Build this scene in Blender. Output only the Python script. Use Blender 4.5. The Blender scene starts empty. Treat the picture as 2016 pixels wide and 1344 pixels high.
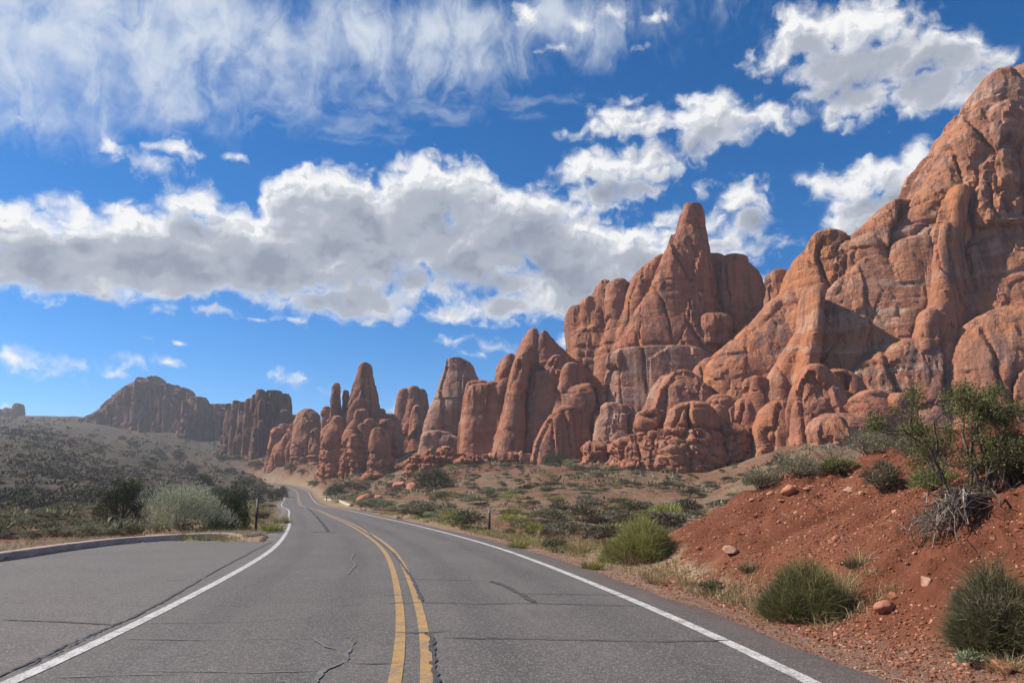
import bpy, math, random
import numpy as np
from mathutils import Vector, Matrix

# ------------------------------------------------------------------ camera, sky, sun, exposure
SC = bpy.context.scene
COL = SC.collection
FOC = 1456.0
PITCH = math.atan(306.0 / FOC)
EYE = 1.54
cam_d = bpy.data.cameras.new('camera')
cam_d.sensor_width = 36.0
cam_d.lens = 36.0 * FOC / 2016.0
cam_d.clip_start = 0.1
cam_d.clip_end = 20000.0
cam = bpy.data.objects.new('camera', cam_d)
cam.location = (0, 0, EYE)
cam.rotation_euler = (math.pi / 2 + PITCH, 0, 0)
COL.objects.link(cam)
SC.camera = cam

SUN_AZ = -82.0      # degrees clockwise from the view direction (+Y)
SUN_EL = 42.0
EXPOSURE = 0.50
SC.view_settings.view_transform = 'Standard'
SC.view_settings.look = 'None'
SC.view_settings.gamma = 1.0
SC.view_settings.use_curve_mapping = False
SC.view_settings.exposure = EXPOSURE
SC.cycles.use_denoising = True
SC.cycles.max_bounces = 5
SC.cycles.diffuse_bounces = 2
SC.cycles.glossy_bounces = 2
SC.cycles.transmission_bounces = 2
SC.cycles.transparent_max_bounces = 4
SC.cycles.volume_bounces = 0
SC.cycles.volume_step_rate = 5.0

sun_d = bpy.data.lights.new('sun', 'SUN')
sun_d.energy = 5.0
sun_d.angle = math.radians(0.53)
sun_d.color = (1.0, 0.88, 0.74)
sun = bpy.data.objects.new('sun', sun_d)
_a, _e = math.radians(SUN_AZ), math.radians(SUN_EL)
SUN_DIR = Vector((math.sin(_a) * math.cos(_e), math.cos(_a) * math.cos(_e), math.sin(_e)))
sun.rotation_euler = SUN_DIR.to_track_quat('Z', 'Y').to_euler()
sun.location = (-60, 0, 60)
COL.objects.link(sun)


def ray(px, py):
    dx = (px - 1008.0) / FOC
    dy = (672.0 - py) / FOC
    c, s = math.cos(PITCH), math.sin(PITCH)
    return np.array([dx, c - dy * s, s + dy * c])


def at(px, py, Y):
    """World point seen in the photograph at pixel (px, py), at forward distance Y."""
    d = ray(px, py)
    return d * (Y / d[1]) + np.array([0, 0, EYE])


def ground_hit(px, py, z=0.0):
    d = ray(px, py)
    return d * ((z - EYE) / d[2]) + np.array([0, 0, EYE])


# ------------------------------------------------------------------ node helpers
class NT:
    def __init__(self, tree):
        self.t = tree
        self.n = tree.nodes
        self.l = tree.links

    def node(self, typ, **kw):
        nd = self.n.new(typ)
        for k, v in kw.items():
            setattr(nd, k, v)
        return nd

    def put(self, sock, v):
        if isinstance(v, bpy.types.NodeSocket):
            self.l.new(v, sock)
        elif v is not None:
            sock.default_value = v

    def math(self, op, a, b=None, c=None, clamp=False):
        nd = self.node('ShaderNodeMath', operation=op, use_clamp=clamp)
        self.put(nd.inputs[0], a)
        if b is not None:
            self.put(nd.inputs[1], b)
        if c is not None:
            self.put(nd.inputs[2], c)
        return nd.outputs[0]

    def vec(self, op, a, b=None, scale=None):
        nd = self.node('ShaderNodeVectorMath', operation=op)
        self.put(nd.inputs[0], a)
        if b is not None:
            self.put(nd.inputs[1], b)
        if scale is not None:
            self.put(nd.inputs['Scale'], scale)
        return nd.outputs['Value'] if op in ('LENGTH', 'DOT_PRODUCT', 'DISTANCE') else nd.outputs[0]

    def comb(self, x, y, z):
        nd = self.node('ShaderNodeCombineXYZ')
        for i, v in enumerate((x, y, z)):
            self.put(nd.inputs[i], v)
        return nd.outputs[0]

    def sep(self, v):
        nd = self.node('ShaderNodeSeparateXYZ')
        self.put(nd.inputs[0], v)
        return nd.outputs

    def noise(self, vec, scale=1.0, detail=4.0, rough=0.5, lac=2.0, dist=0.0, color=False, dims='3D'):
        nd = self.node('ShaderNodeTexNoise', noise_dimensions=dims)
        self.put(nd.inputs['Vector'], vec)
        self.put(nd.inputs['Scale'], scale)
        self.put(nd.inputs['Detail'], detail)
        self.put(nd.inputs['Roughness'], rough)
        self.put(nd.inputs['Lacunarity'], lac)
        self.put(nd.inputs['Distortion'], dist)
        return nd.outputs['Color'] if color else nd.outputs['Fac']

    def step(self, v, lo, hi, a=0.0, b=1.0, smooth=True):
        nd = self.node('ShaderNodeMapRange', interpolation_type='SMOOTHSTEP' if smooth else 'LINEAR')
        self.put(nd.inputs['Value'], v)
        self.put(nd.inputs['From Min'], lo)
        self.put(nd.inputs['From Max'], hi)
        self.put(nd.inputs['To Min'], a)
        self.put(nd.inputs['To Max'], b)
        return nd.outputs[0]

    def mix(self, f, a, b, blend='MIX'):
        nd = self.node('ShaderNodeMix', data_type='RGBA', blend_type=blend)
        self.put(nd.inputs[0], f)
        self.put(nd.inputs[6], a if isinstance(a, bpy.types.NodeSocket) else (*a[:3], 1.0))
        self.put(nd.inputs[7], b if isinstance(b, bpy.types.NodeSocket) else (*b[:3], 1.0))
        return nd.outputs[2]

    def fmix(self, f, a, b):
        nd = self.node('ShaderNodeMix', data_type='FLOAT')
        self.put(nd.inputs[0], f)
        self.put(nd.inputs[2], a)
        self.put(nd.inputs[3], b)
        return nd.outputs[0]


def azel(px, py):
    d = ray(px, py)
    d = d / np.linalg.norm(d)
    return math.degrees(math.atan2(d[0], d[1])), math.degrees(math.asin(d[2]))


# clouds: (centre x, centre y, half width, half height) as seen from the camera; turned into sky directions below
CUMULUS = [
    (30, 455, 120, 62), (60, 520, 190, 66), (150, 430, 90, 42), (200, 510, 190, 72), (250, 428, 70, 36), (350, 500, 200, 84),
    (370, 400, 72, 44), (330, 555, 140, 40), (180, 560, 150, 30), (500, 500, 170, 84), (450, 440, 90, 40),
    (585, 400, 76, 74), (650, 385, 80, 62), (700, 410, 70, 66), (650, 490, 170, 90), (560, 540, 140, 56),
    (830, 385, 90, 76), (900, 380, 80, 66), (960, 420, 90, 64), (800, 460, 110, 84), (920, 490, 140, 72), (1040, 440, 84, 76),
    (1120, 480, 110, 70), (1060, 400, 50, 34),
    (640, 600, 110, 34), (730, 590, 110, 44), (820, 560, 90, 34), (560, 588, 70, 16),
    (900, 610, 110, 24), (1000, 600, 130, 34), (1000, 555, 90, 34), (1090, 580, 110, 48), (1150, 540, 110, 60), (1230, 490, 90, 56),
    (1060, 525, 60, 24), (940, 570, 60, 18), (700, 622, 90, 14),
    (1180, 335, 84, 44), (1265, 325, 90, 44), (1170, 385, 76, 36), (1250, 370, 64, 32),
    (1215, 240, 84, 38), (1300, 250, 60, 34), (1400, 235, 88, 60), (1375, 290, 44, 36), (1480, 240, 64, 34), (1530, 232, 60, 24),
    (1235, 188, 36, 16),
    (1590, 70, 92, 60), (1700, 50, 110, 56), (1540, 110, 66, 34), (1650, 130, 110, 56), (1790, 110, 120, 60), (1880, 110, 84, 52),
    (1700, 190, 100, 48), (1640, 228, 40, 36), (1600, 190, 64, 24), (1820, 180, 110, 54), (1930, 170, 90, 50), (1790, 60, 60, 30), (1960, 120, 60, 40),
    (1680, 355, 96, 44), (1760, 350, 84, 46), (1700, 415, 84, 54), (1800, 310, 44, 32), (1610, 355, 56, 20), (1665, 460, 50, 32), (1760, 400, 60, 46),
    (1460, 390, 56, 42), (1475, 440, 44, 36), (1310, 436, 40, 24), (1390, 440, 50, 26), (1400, 478, 84, 36), (1480, 485, 76, 24), (1380, 378, 16, 16), (1540, 482, 40, 14),
    (1340, 480, 70, 40), (1300, 510, 60, 40), (1500, 560, 26, 20),
    (205, 280, 40, 18), (240, 300, 38, 18), (345, 298, 50, 24), (305, 325, 40, 22), (464, 318, 16, 10), (45, 237, 18, 7), (122, 326, 12, 6),
    (330, 602, 30, 13), (418, 610, 46, 12), (580, 626, 58, 9), (510, 622, 24, 5),
    (900, 668, 44, 11), (975, 684, 48, 14), (935, 702, 28, 9), (305, 677, 26, 6), (368, 680, 18, 5), (1108, 668, 22, 20),
    (40, 712, 80, 22), (130, 728, 90, 20), (210, 738, 50, 12), (272, 716, 38, 16), (330, 712, 22, 8), (590, 756, 52, 15), (560, 750, 26, 10), (775, 806, 24, 12),
    (680, 775, 14, 12), (6, 795, 12, 6),
    (1035, 28, 26, 26), (1150, 38, 30, 16), (1210, 25, 30, 18), (1285, 40, 34, 14), (1252, 105, 18, 10), (1090, 100, 30, 9), (1128, 262, 40, 16),
]
CIRRUS = [(60, 60, 240, 100), (260, 80, 240, 90), (480, 70, 230, 100), (700, 70, 200, 90), (880, 60, 190, 70), (60, 150, 130, 70), (1120, 40, 170, 50),
          (900, 120, 120, 40), (330, 130, 120, 50)]
VEIL = [(760, 210, 260, 34), (620, 240, 190, 36), (980, 205, 190, 24), (290, 235, 150, 24), (420, 180, 200, 40)]


def blob_group(name, blobs, unit):
    g = bpy.data.node_groups.new(name, 'ShaderNodeTree')
    g.interface.new_socket('P', in_out='INPUT', socket_type='NodeSocketVector')
    g.interface.new_socket('D', in_out='OUTPUT', socket_type='NodeSocketFloat')
    t = NT(g)
    gi = t.node('NodeGroupInput')
    go = t.node('NodeGroupOutput')
    acc = None
    for (cx, cy, rx, ry) in blobs:
        a, e = azel(cx, cy)
        ra = (azel(cx + rx, cy)[0] - azel(cx - rx, cy)[0]) / 2
        re = abs(azel(cx, cy + ry)[1] - azel(cx, cy - ry)[1]) / 2
        rm = max(min(ra, re) / unit, 0.75)
        ra *= 1.12
        re *= 1.12
        m = t.node('ShaderNodeVectorMath', operation='MULTIPLY_ADD')
        t.put(m.inputs[0], gi.outputs[0])
        m.inputs[1].default_value = (1 / ra, 1 / re, 0)
        m.inputs[2].default_value = (-a / ra, -e / re, 0)
        d = t.math('MULTIPLY_ADD', t.vec('LENGTH', m.outputs[0]), -rm, rm)
        acc = d if acc is None else t.math('SMOOTH_MAX', acc, d, 0.35)
    t.put(go.inputs[0], acc)
    return g


def build_world():
    w = bpy.data.worlds.new('World')
    SC.world = w
    w.use_nodes = True
    w.node_tree.nodes.clear()
    t = NT(w.node_tree)
    tc = t.node('ShaderNodeTexCoord')
    x, y, z = t.sep(tc.outputs['Generated'])[:3]
    az = t.math('MULTIPLY', t.math('ARCTAN2', x, y), 180 / math.pi)
    el = t.math('MULTIPLY', t.math('ARCSINE', z), 180 / math.pi)
    P = t.comb(az, el, 0.0)
    sky = t.node('ShaderNodeTexSky', sky_type='NISHITA', sun_disc=False)
    sky.sun_elevation = math.radians(SUN_EL)
    sky.sun_rotation = math.radians(SUN_AZ)
    sky.altitude = 1500.0
    sky.air_density = 0.85
    sky.dust_density = 0.15
    sky.ozone_density = 4.5
    hs = t.node('ShaderNodeHueSaturation')
    hs.inputs['Saturation'].default_value = 1.3
    hs.inputs['Value'].default_value = 1.06
    t.put(hs.inputs['Color'], sky.outputs[0])
    blue = hs.outputs[0]
    # --- cumulus
    gb = blob_group('cumulus_field', CUMULUS, 0.80)

    def field(p):
        nd = t.node('ShaderNodeGroup')
        nd.node_tree = gb
        t.put(nd.inputs[0], p)
        return nd.outputs[0]
    warp = t.vec('SCALE', t.vec('SUBTRACT', t.noise(P, 0.30, 2, 0.5, color=True, dims='2D'), (0.5, 0.5, 0.5)), scale=1.7)
    warp2 = t.vec('SCALE', t.vec('SUBTRACT', t.noise(P, 1.3, 4, 0.6, color=True, dims='2D'), (0.5, 0.5, 0.5)), scale=0.9)
    Pw = t.vec('ADD', P, warp)
    Pw2 = t.vec('ADD', Pw, warp2)
    flat = t.vec('MULTIPLY', Pw2, (1.0, 1.4, 1.0))

    def vor(p, scale, detail=1.0):
        nd = t.node('ShaderNodeTexVoronoi', voronoi_dimensions='2D', feature='SMOOTH_F1')
        t.put(nd.inputs['Vector'], p)
        nd.inputs['Scale'].default_value = scale
        nd.inputs['Smoothness'].default_value = 0.35
        nd.inputs['Detail'].default_value = detail
        nd.inputs['Roughness'].default_value = 0.5
        return nd.outputs['Distance']

    def puff(p, fine=True):
        # rounded heads (cells) plus finer wisps
        v = t.math('MULTIPLY_ADD', vor(p, 0.55, 2.0), -0.95, 0.62)
        n = t.math('MULTIPLY_ADD', t.noise(p, 0.5, 8 if fine else 3, 0.52, dims='2D'), 1.8, -0.88)
        return t.math('ADD', v, n)
    n0 = puff(flat)
    n1 = puff(t.vec('ADD', flat, (-0.30, 0.40, 0.0)))
    # the rest of the sky outside the photograph goes on with clouds of the same sort
    far = t.math('MAXIMUM', t.step(t.math('ABSOLUTE', az), 37, 44), t.step(el, 36, 42))
    restn = t.math('MULTIPLY_ADD', t.noise(t.vec('MULTIPLY', P, (1.0, 1.6, 1.0)), 0.055, 2, 0.5), 12.0, -6.6)
    rest = t.math('MINIMUM', restn, 2.2)
    D0 = t.fmix(far, field(Pw), rest)
    D1 = t.fmix(far, field(t.vec('ADD', Pw, (-0.9, 1.7, 0.0))), rest)
    dens = t.math('ADD', t.math('MINIMUM', D0, 2.2), n0)
    alpha = t.step(dens, -0.15, 1.35)
    horizon = t.step(el, 0.0, 2.0)
    alpha = t.math('MULTIPLY', alpha, horizon)
    # self shading: how much cloud lies between here and the sun, plus small relief
    thick = t.math('ADD', t.math('MULTIPLY', t.math('SMOOTH_MIN', t.math('MAXIMUM', D1, -0.6), 1.45, 0.8), 0.80), t.math('MULTIPLY', t.math('SMOOTH_MIN', t.math('MAXIMUM', D0, 0.0), 1.45, 0.8), 0.30))
    thick = t.math('MULTIPLY_ADD', n0, 0.06, thick)
    thick = t.math('ADD', thick, t.math('MULTIPLY_ADD', t.noise(t.vec('MULTIPLY', Pw2, (1.0, 1.5, 1.0)), 0.22, 2, 0.5, dims='2D'), 1.9, -0.95))
    shade = t.step(thick, 0.1, 2.0, smooth=False)
    relief = t.math('MULTIPLY', t.math('SUBTRACT', n0, n1), t.step(shade, 0.15, 0.75, 0.60, 0.13))
    shade = t.math('SUBTRACT', shade, relief)
    shade = t.math('SUBTRACT', shade, t.step(dens, 0.2, 1.5, 0.45, 0.0), clamp=True)
    ramp = t.node('ShaderNodeValToRGB')
    ramp.color_ramp.interpolation = 'EASE'
    cr = ramp.color_ramp.elements
    cr[0].position, cr[0].color = 0.0, (6.7, 6.7, 6.7, 1)
    cr[1].position, cr[1].color = 1.0, (2.05, 2.3, 2.9, 1)
    e = cr.new(0.35)
    e.color = (4.8, 4.95, 5.3, 1)
    e = cr.new(0.68)
    e.color = (3.05, 3.3, 3.85, 1)
    t.put(ramp.inputs[0], shade)
    ccol = ramp.outputs[0]
    # --- cirrus: fine fibres hanging down to the left
    gc = blob_group('cirrus_field', CIRRUS, 2.4)
    nc = t.node('ShaderNodeGroup')
    nc.node_tree = gc
    t.put(nc.inputs[0], t.vec('ADD', P, t.vec('SCALE', warp, scale=1.3)))
    mp = t.node('ShaderNodeMapping')
    mp.inputs['Rotation'].default_value = (0, 0, math.radians(24))
    mp.inputs['Scale'].default_value = (1.0, 0.66, 1.0)
    t.put(mp.inputs['Vector'], t.vec('ADD', P, t.vec('SCALE', warp2, scale=0.9)))
    fib = t.noise(mp.outputs[0], 0.36, 8, 0.58, dims='2D', dist=0.9)
    patch = t.math('MULTIPLY_ADD', t.noise(P, 0.16, 4, 0.6, dims='2D'), 3.4, -1.7)
    cd = t.math('ADD', t.math('MINIMUM', nc.outputs[0], 0.95), t.math('ADD', patch, t.math('MULTIPLY_ADD', fib, 2.6, -1.3)))
    cd = t.math('ADD', cd, t.step(az, -12.0, -40.0, 0.0, 0.7))
    ca = t.math('MULTIPLY', t.step(cd, -0.8, 2.2), 0.88)
    gv = blob_group('veil_field', VEIL, 1.2)
    nv = t.node('ShaderNodeGroup')
    nv.node_tree = gv
    t.put(nv.inputs[0], Pw)
    vfib = t.noise(t.vec('MULTIPLY', Pw, (0.35, 1.1, 1.0)), 0.8, 6, 0.6, dims='2D')
    va = t.math('MULTIPLY', t.step(t.math('ADD', t.math('MINIMUM', nv.outputs[0], 0.8), t.math('MULTIPLY_ADD', vfib, 3.0, -1.7)), -0.2, 1.4), 0.34)
    ca = t.math('MULTIPLY', t.math('MAXIMUM', ca, va), t.math('SUBTRACT', 1.0, far))
    col = t.mix(ca, blue, (5.3, 5.7, 6.2))
    col = t.mix(alpha, col, ccol)
    bg = t.node('ShaderNodeBackground')
    bg.inputs['Strength'].default_value = 0.1
    t.put(bg.inputs['Color'], col)
    out = t.node('ShaderNodeOutputWorld')
    t.put(out.inputs['Surface'], bg.outputs[0])
    w.cycles.sampling_method = 'MANUAL'
    w.cycles.sample_map_resolution = 512


build_world()


# ------------------------------------------------------------------ vectorised noise
def _hash(ix, iy, iz, seed):
    h = (ix.astype(np.int64) * 374761393 + iy.astype(np.int64) * 668265263 + iz.astype(np.int64) * 2147483647 + seed * 1274126177) & 0xFFFFFFFF
    h = ((h ^ (h >> 13)) * 1274126177) & 0xFFFFFFFF
    h = ((h ^ (h >> 15)) * 2246822519) & 0xFFFFFFFF
    return ((h ^ (h >> 16)) & 0xFFFF).astype(np.float32) / 32767.5 - 1.0


def vnoise(P, seed=0):
    """Smooth value noise in -1..1 at the points P (n, 3)."""
    P = np.asarray(P, dtype=np.float32)
    F = np.floor(P)
    I = F.astype(np.int32)
    t = P - F
    t = t * t * t * (t * (t * 6 - 15) + 10)
    ix, iy, iz = I[:, 0], I[:, 1], I[:, 2]
    tx, ty, tz = t[:, 0], t[:, 1], t[:, 2]
    out = []
    for dz in (0, 1):
        row = []
        for dy in (0, 1):
            a = _hash(ix, iy + dy, iz + dz, seed)
            b = _hash(ix + 1, iy + dy, iz + dz, seed)
            row.append(a + (b - a) * tx)
        out.append(row[0] + (row[1] - row[0]) * ty)
    return out[0] + (out[1] - out[0]) * tz


def fbm(P, octaves=4, seed=0, gain=0.5):
    P = np.asarray(P, dtype=np.float32)
    s = np.zeros(len(P), np.float32)
    a, tot = 1.0, 0.0
    for o in range(octaves):
        s += a * vnoise(P * (2.03 ** o) + o * 17.3, seed + o)
        tot += a
        a *= gain
    return s / tot


# ------------------------------------------------------------------ mesh / object helpers
def mesh_from(name, V, F, mats=(), smooth=False, mat_idx=None):
    """V (n,3); F (m,k) index array with k = 3 or 4, or a list of such arrays."""
    me = bpy.data.meshes.new(name)
    V = np.asarray(V, dtype=np.float32)
    Fs = F if isinstance(F, list) else [F]
    Fs = [np.asarray(f, dtype=np.int32) for f in Fs if len(f)]
    nl = sum(f.size for f in Fs)
    nf = sum(len(f) for f in Fs)
    me.vertices.add(len(V))
    me.vertices.foreach_set('co', V.ravel())
    me.loops.add(nl)
    me.loops.foreach_set('vertex_index', np.concatenate([f.ravel() for f in Fs]))
    me.polygons.add(nf)
    sizes = np.concatenate([np.full(len(f), f.shape[1], np.int32) for f in Fs])
    starts = np.concatenate([[0], np.cumsum(sizes)[:-1]]).astype(np.int32)
    me.polygons.foreach_set('loop_start', starts)
    me.polygons.foreach_set('loop_total', sizes)
    if smooth:
        me.polygons.foreach_set('use_smooth', np.ones(nf, dtype=bool))
    for m in mats:
        me.materials.append(m)
    if mat_idx is not None:
        me.polygons.foreach_set('material_index', np.asarray(mat_idx, np.int32))
    me.update(calc_edges=True)
    return me


def add(name, me, parent=None, loc=(0, 0, 0), rz=0.0, scale=1.0, label=None, cat=None, group=None, kind=None, tilt=None):
    o = bpy.data.objects.new(name, me)
    COL.objects.link(o)
    o.location = loc
    o.rotation_euler = (tilt[0], tilt[1], rz) if tilt else (0, 0, rz)
    o.scale = scale if isinstance(scale, (tuple, list)) else (scale, scale, scale)
    if parent is not None:
        o.parent = parent
    for k, v in (('label', label), ('category', cat), ('group', group), ('kind', kind)):
        if v:
            o[k] = v
    return o


def clone(o, loc, rz=0.0, scale=1.0, label=None, group=None, tilt=None):
    """A copy of a thing with copies of its parts and sub-parts (sharing mesh data)."""
    r = o.copy()
    COL.objects.link(r)
    r.location = loc
    r.rotation_euler = (tilt[0], tilt[1], rz) if tilt else (0, 0, rz)
    r.scale = scale if isinstance(scale, (tuple, list)) else (scale, scale, scale)
    if label:
        r['label'] = label
    if group:
        r['group'] = group
    for ch in o.children:
        c = ch.copy()
        COL.objects.link(c)
        c.parent = r
        for g in ch.children:
            d = g.copy()
            COL.objects.link(d)
            d.parent = c
    return r


class Bag:
    """Collects triangles/quads for one mesh."""

    def __init__(self):
        self.V, self.T, self.Q, self.n = [], [], [], 0
        self.mt, self.mq = [], []

    def add(self, V, T=None, Q=None, m=0):
        V = np.asarray(V, np.float32).reshape(-1, 3)
        if T is not None and len(T):
            self.T.append(np.asarray(T, np.int32) + self.n)
            self.mt.append(np.full(len(T), m, np.int32))
        if Q is not None and len(Q):
            self.Q.append(np.asarray(Q, np.int32) + self.n)
            self.mq.append(np.full(len(Q), m, np.int32))
        self.V.append(V)
        self.n += len(V)

    def mesh(self, name, mats, smooth=False):
        F, mi = [], []
        if self.T:
            F.append(np.concatenate(self.T)); mi += self.mt
        if self.Q:
            F.append(np.concatenate(self.Q)); mi += self.mq
        return mesh_from(name, np.concatenate(self.V), F, mats, smooth, np.concatenate(mi))


def tube(bag, pts, radii, sides=6, m=0):
    pts = np.asarray(pts, float)
    n = len(pts)
    tang = np.gradient(pts, axis=0)
    tang /= np.linalg.norm(tang, axis=1)[:, None] + 1e-9
    ref = np.array([0.31, 0.17, 0.93])
    u = np.cross(tang, ref); u /= np.linalg.norm(u, axis=1)[:, None] + 1e-9
    w = np.cross(tang, u)
    a = np.arange(sides) * 2 * np.pi / sides
    V = (pts[:, None, :] + np.asarray(radii)[:, None, None] * (np.cos(a)[None, :, None] * u[:, None, :] + np.sin(a)[None, :, None] * w[:, None, :])).reshape(-1, 3)
    i = np.arange(n - 1)[:, None] * sides
    j = np.arange(sides)[None, :]
    k = (np.arange(sides)[None, :] + 1) % sides
    Q = np.stack([i + j, i + k, i + k + sides, i + j + sides], -1).reshape(-1, 4)
    bag.add(V, None, Q, m)
    c0 = len(V)
    V2 = np.vstack([V[-sides:], pts[-1] + tang[-1] * radii[-1]])
    bag.add(V2, np.stack([np.arange(sides), (np.arange(sides) + 1) % sides, np.full(sides, sides)], -1), None, m)


# ------------------------------------------------------------------ signed distance bodies -> mesh (surface nets)
def surface_nets(f, lo, h):
    nx, ny, nz = f.shape
    s = f < 0
    cs = np.zeros((nx - 1, ny - 1, nz - 1), np.int8)
    corners = [(i, j, k) for i in (0, 1) for j in (0, 1) for k in (0, 1)]
    for (i, j, k) in corners:
        cs += s[i:nx - 1 + i, j:ny - 1 + j, k:nz - 1 + k]
    I, J, K = np.nonzero((cs > 0) & (cs < 8))
    n = len(I)
    idx = np.full(cs.shape, -1, np.int32)
    idx[I, J, K] = np.arange(n)
    val = {c: f[I + c[0], J + c[1], K + c[2]] for c in corners}
    pos = np.zeros((n, 3), np.float32)
    cnt = np.zeros(n, np.float32)
    for a in corners:
        for ax in range(3):
            if a[ax] == 0:
                b = list(a); b[ax] = 1; b = tuple(b)
                fa, fb = val[a], val[b]
                cr = (fa < 0) != (fb < 0)
                t = np.where(cr, fa / np.where(cr, fa - fb, 1), 0)
                p = np.tile(np.array(a, np.float32), (n, 1))
                p[:, ax] += t
                pos += p * cr[:, None]
                cnt += cr
    pos /= cnt[:, None]
    V = (pos + np.stack([I, J, K], 1)) * h + np.asarray(lo)
    quads = []
    sx = s[:-1, 1:-1, 1:-1] != s[1:, 1:-1, 1:-1]
    i, j, k = np.nonzero(sx); j += 1; k += 1
    q = np.stack([idx[i, j - 1, k - 1], idx[i, j, k - 1], idx[i, j, k], idx[i, j - 1, k]], 1)
    fl = ~s[i, j, k]; q[fl] = q[fl][:, ::-1]; quads.append(q)
    sy = s[1:-1, :-1, 1:-1] != s[1:-1, 1:, 1:-1]
    i, j, k = np.nonzero(sy); i += 1; k += 1
    q = np.stack([idx[i - 1, j, k - 1], idx[i - 1, j, k], idx[i, j, k], idx[i, j, k - 1]], 1)
    fl = ~s[i, j, k]; q[fl] = q[fl][:, ::-1]; quads.append(q)
    sz = s[1:-1, 1:-1, :-1] != s[1:-1, 1:-1, 1:]
    i, j, k = np.nonzero(sz); i += 1; j += 1
    q = np.stack([idx[i - 1, j - 1, k], idx[i, j - 1, k], idx[i, j, k], idx[i - 1, j, k]], 1)
    fl = ~s[i, j, k]; q[fl] = q[fl][:, ::-1]; quads.append(q)
    Q = np.concatenate(quads)
    return V, Q[(Q >= 0).all(1)]


def smooth1(v, n):
    k = np.hanning(n + 2)[1:-1]; k /= k.sum()
    p = np.concatenate([np.full(n // 2, v[0]), v, np.full(n // 2, v[-1])])
    return np.convolve(p, k, 'valid')[:len(v)]


class Lobe:
    """A pillar, fin or knob: rows (y, x left, x right) read off the photograph at forward distance Y,
    with its own depth (ratio d of depth to width, never under dmin metres), plan turn and plan exponent."""

    def __init__(self, rows, Y, d=1.0, dmin=0.0, dmax=999.0, rot=0.0, n=2.4, cap=1.2, zb=None, sm=9, lean=0.0):
        z, cx, rx = [], [], []
        for (py, xl, xr) in rows:
            a, b = at(xl, py, Y), at(xr, py, Y)
            z.append(a[2]); cx.append((a[0] + b[0]) / 2); rx.append((b[0] - a[0]) / 2)
        z, cx, rx = np.array(z)[::-1], np.array(cx)[::-1], np.array(rx)[::-1]
        self.z1 = z[-1]
        self.z0 = z[0] if zb is None else zb
        zz = np.linspace(z[0], z[-1], 90)
        self.zz = zz
        self.cx = smooth1(np.interp(zz, z, cx), sm)
        self.rx = np.maximum(smooth1(np.interp(zz, z, rx), sm), 0.15)
        self.ry = np.clip(self.rx * d, dmin, dmax)
        self.Y, self.rot, self.n, self.cap, self.lean = Y, math.radians(rot), n * 1.2, cap, lean

    def bounds(self, pad):
        r = max(self.rx.max(), self.ry.max()) if self.rot else None
        ax = r if r else self.rx
        ay = r if r else self.ry.max() * 1.0
        L = abs(self.lean) * (self.z1 - self.z0)
        return (np.array([(self.cx - ax).min() - pad, self.Y - ay - pad - L, self.z0 - pad]),
                np.array([(self.cx + ax).max() + pad, self.Y + ay + pad + L, self.z1 + pad]))

    def field(self, X, Yg, Z):
        z = Z.ravel()
        cx = np.interp(z, self.zz, self.cx).astype(np.float32)[None, None, :]
        rx = np.interp(z, self.zz, self.rx).astype(np.float32)[None, None, :]
        ry = np.interp(z, self.zz, self.ry).astype(np.float32)[None, None, :]
        dx, dy = X - cx, Yg - self.Y - self.lean * (Z - self.z0)
        if self.rot:
            c, s = math.cos(self.rot), math.sin(self.rot)
            dx, dy = dx * c + dy * s, -dx * s + dy * c
        q = (np.abs(dx / rx) ** self.n + np.abs(dy / ry) ** self.n) ** (1 / self.n)
        f = (q - 1) * np.minimum(rx, ry)
        g = Z - self.z1
        if self.cap > 0:
            k = self.cap
            hh = np.clip(0.5 + 0.5 * (f - g) / k, 0, 1)
            f = g * (1 - hh) + f * hh + k * hh * (1 - hh)
        else:
            f = np.maximum(f, g)
        return f


def body(lobes, h, k=0.8, zmin=None):
    pad = 2.5 * h + 0.3
    B = [l.bounds(pad) for l in lobes]
    lo = np.min([b[0] for b in B], 0)
    hi = np.max([b[1] for b in B], 0)
    if zmin is not None:
        lo[2] = max(lo[2], zmin)
    n = np.ceil((hi - lo) / h).astype(int) + 2
    f = np.full(n, 50.0, np.float32)
    ax = [(lo[i] + np.arange(n[i]) * h).astype(np.float32) for i in range(3)]
    for l, b in zip(lobes, B):
        pad2 = k
        i0 = np.maximum(np.floor((b[0] - pad2 - lo) / h).astype(int), 0)
        i1 = np.minimum(np.ceil((b[1] + pad2 - lo) / h).astype(int) + 1, n)
        if (i1 - i0 < 2).any():
            continue
        sl = tuple(slice(i0[i], i1[i]) for i in range(3))
        g = l.field(ax[0][sl[0]][:, None, None], ax[1][sl[1]][None, :, None], ax[2][sl[2]][None, None, :])
        c = f[sl]
        hh = np.clip(0.5 + 0.5 * (c - g) / k, 0, 1)
        f[sl] = c * (1 - hh) + g * hh - k * hh * (1 - hh)
    V, Q = surface_nets(f, lo, h)
    return V, Q


def normals(V, Q):
    a, b, c, d = V[Q[:, 0]], V[Q[:, 1]], V[Q[:, 2]], V[Q[:, 3]]
    fn = np.cross(c - a, d - b)
    N = np.zeros_like(V)
    for i in range(4):
        for ax in range(3):
            N[:, ax] += np.bincount(Q[:, i], fn[:, ax], len(V))
    return N / (np.linalg.norm(N, axis=1)[:, None] + 1e-9)


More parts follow.
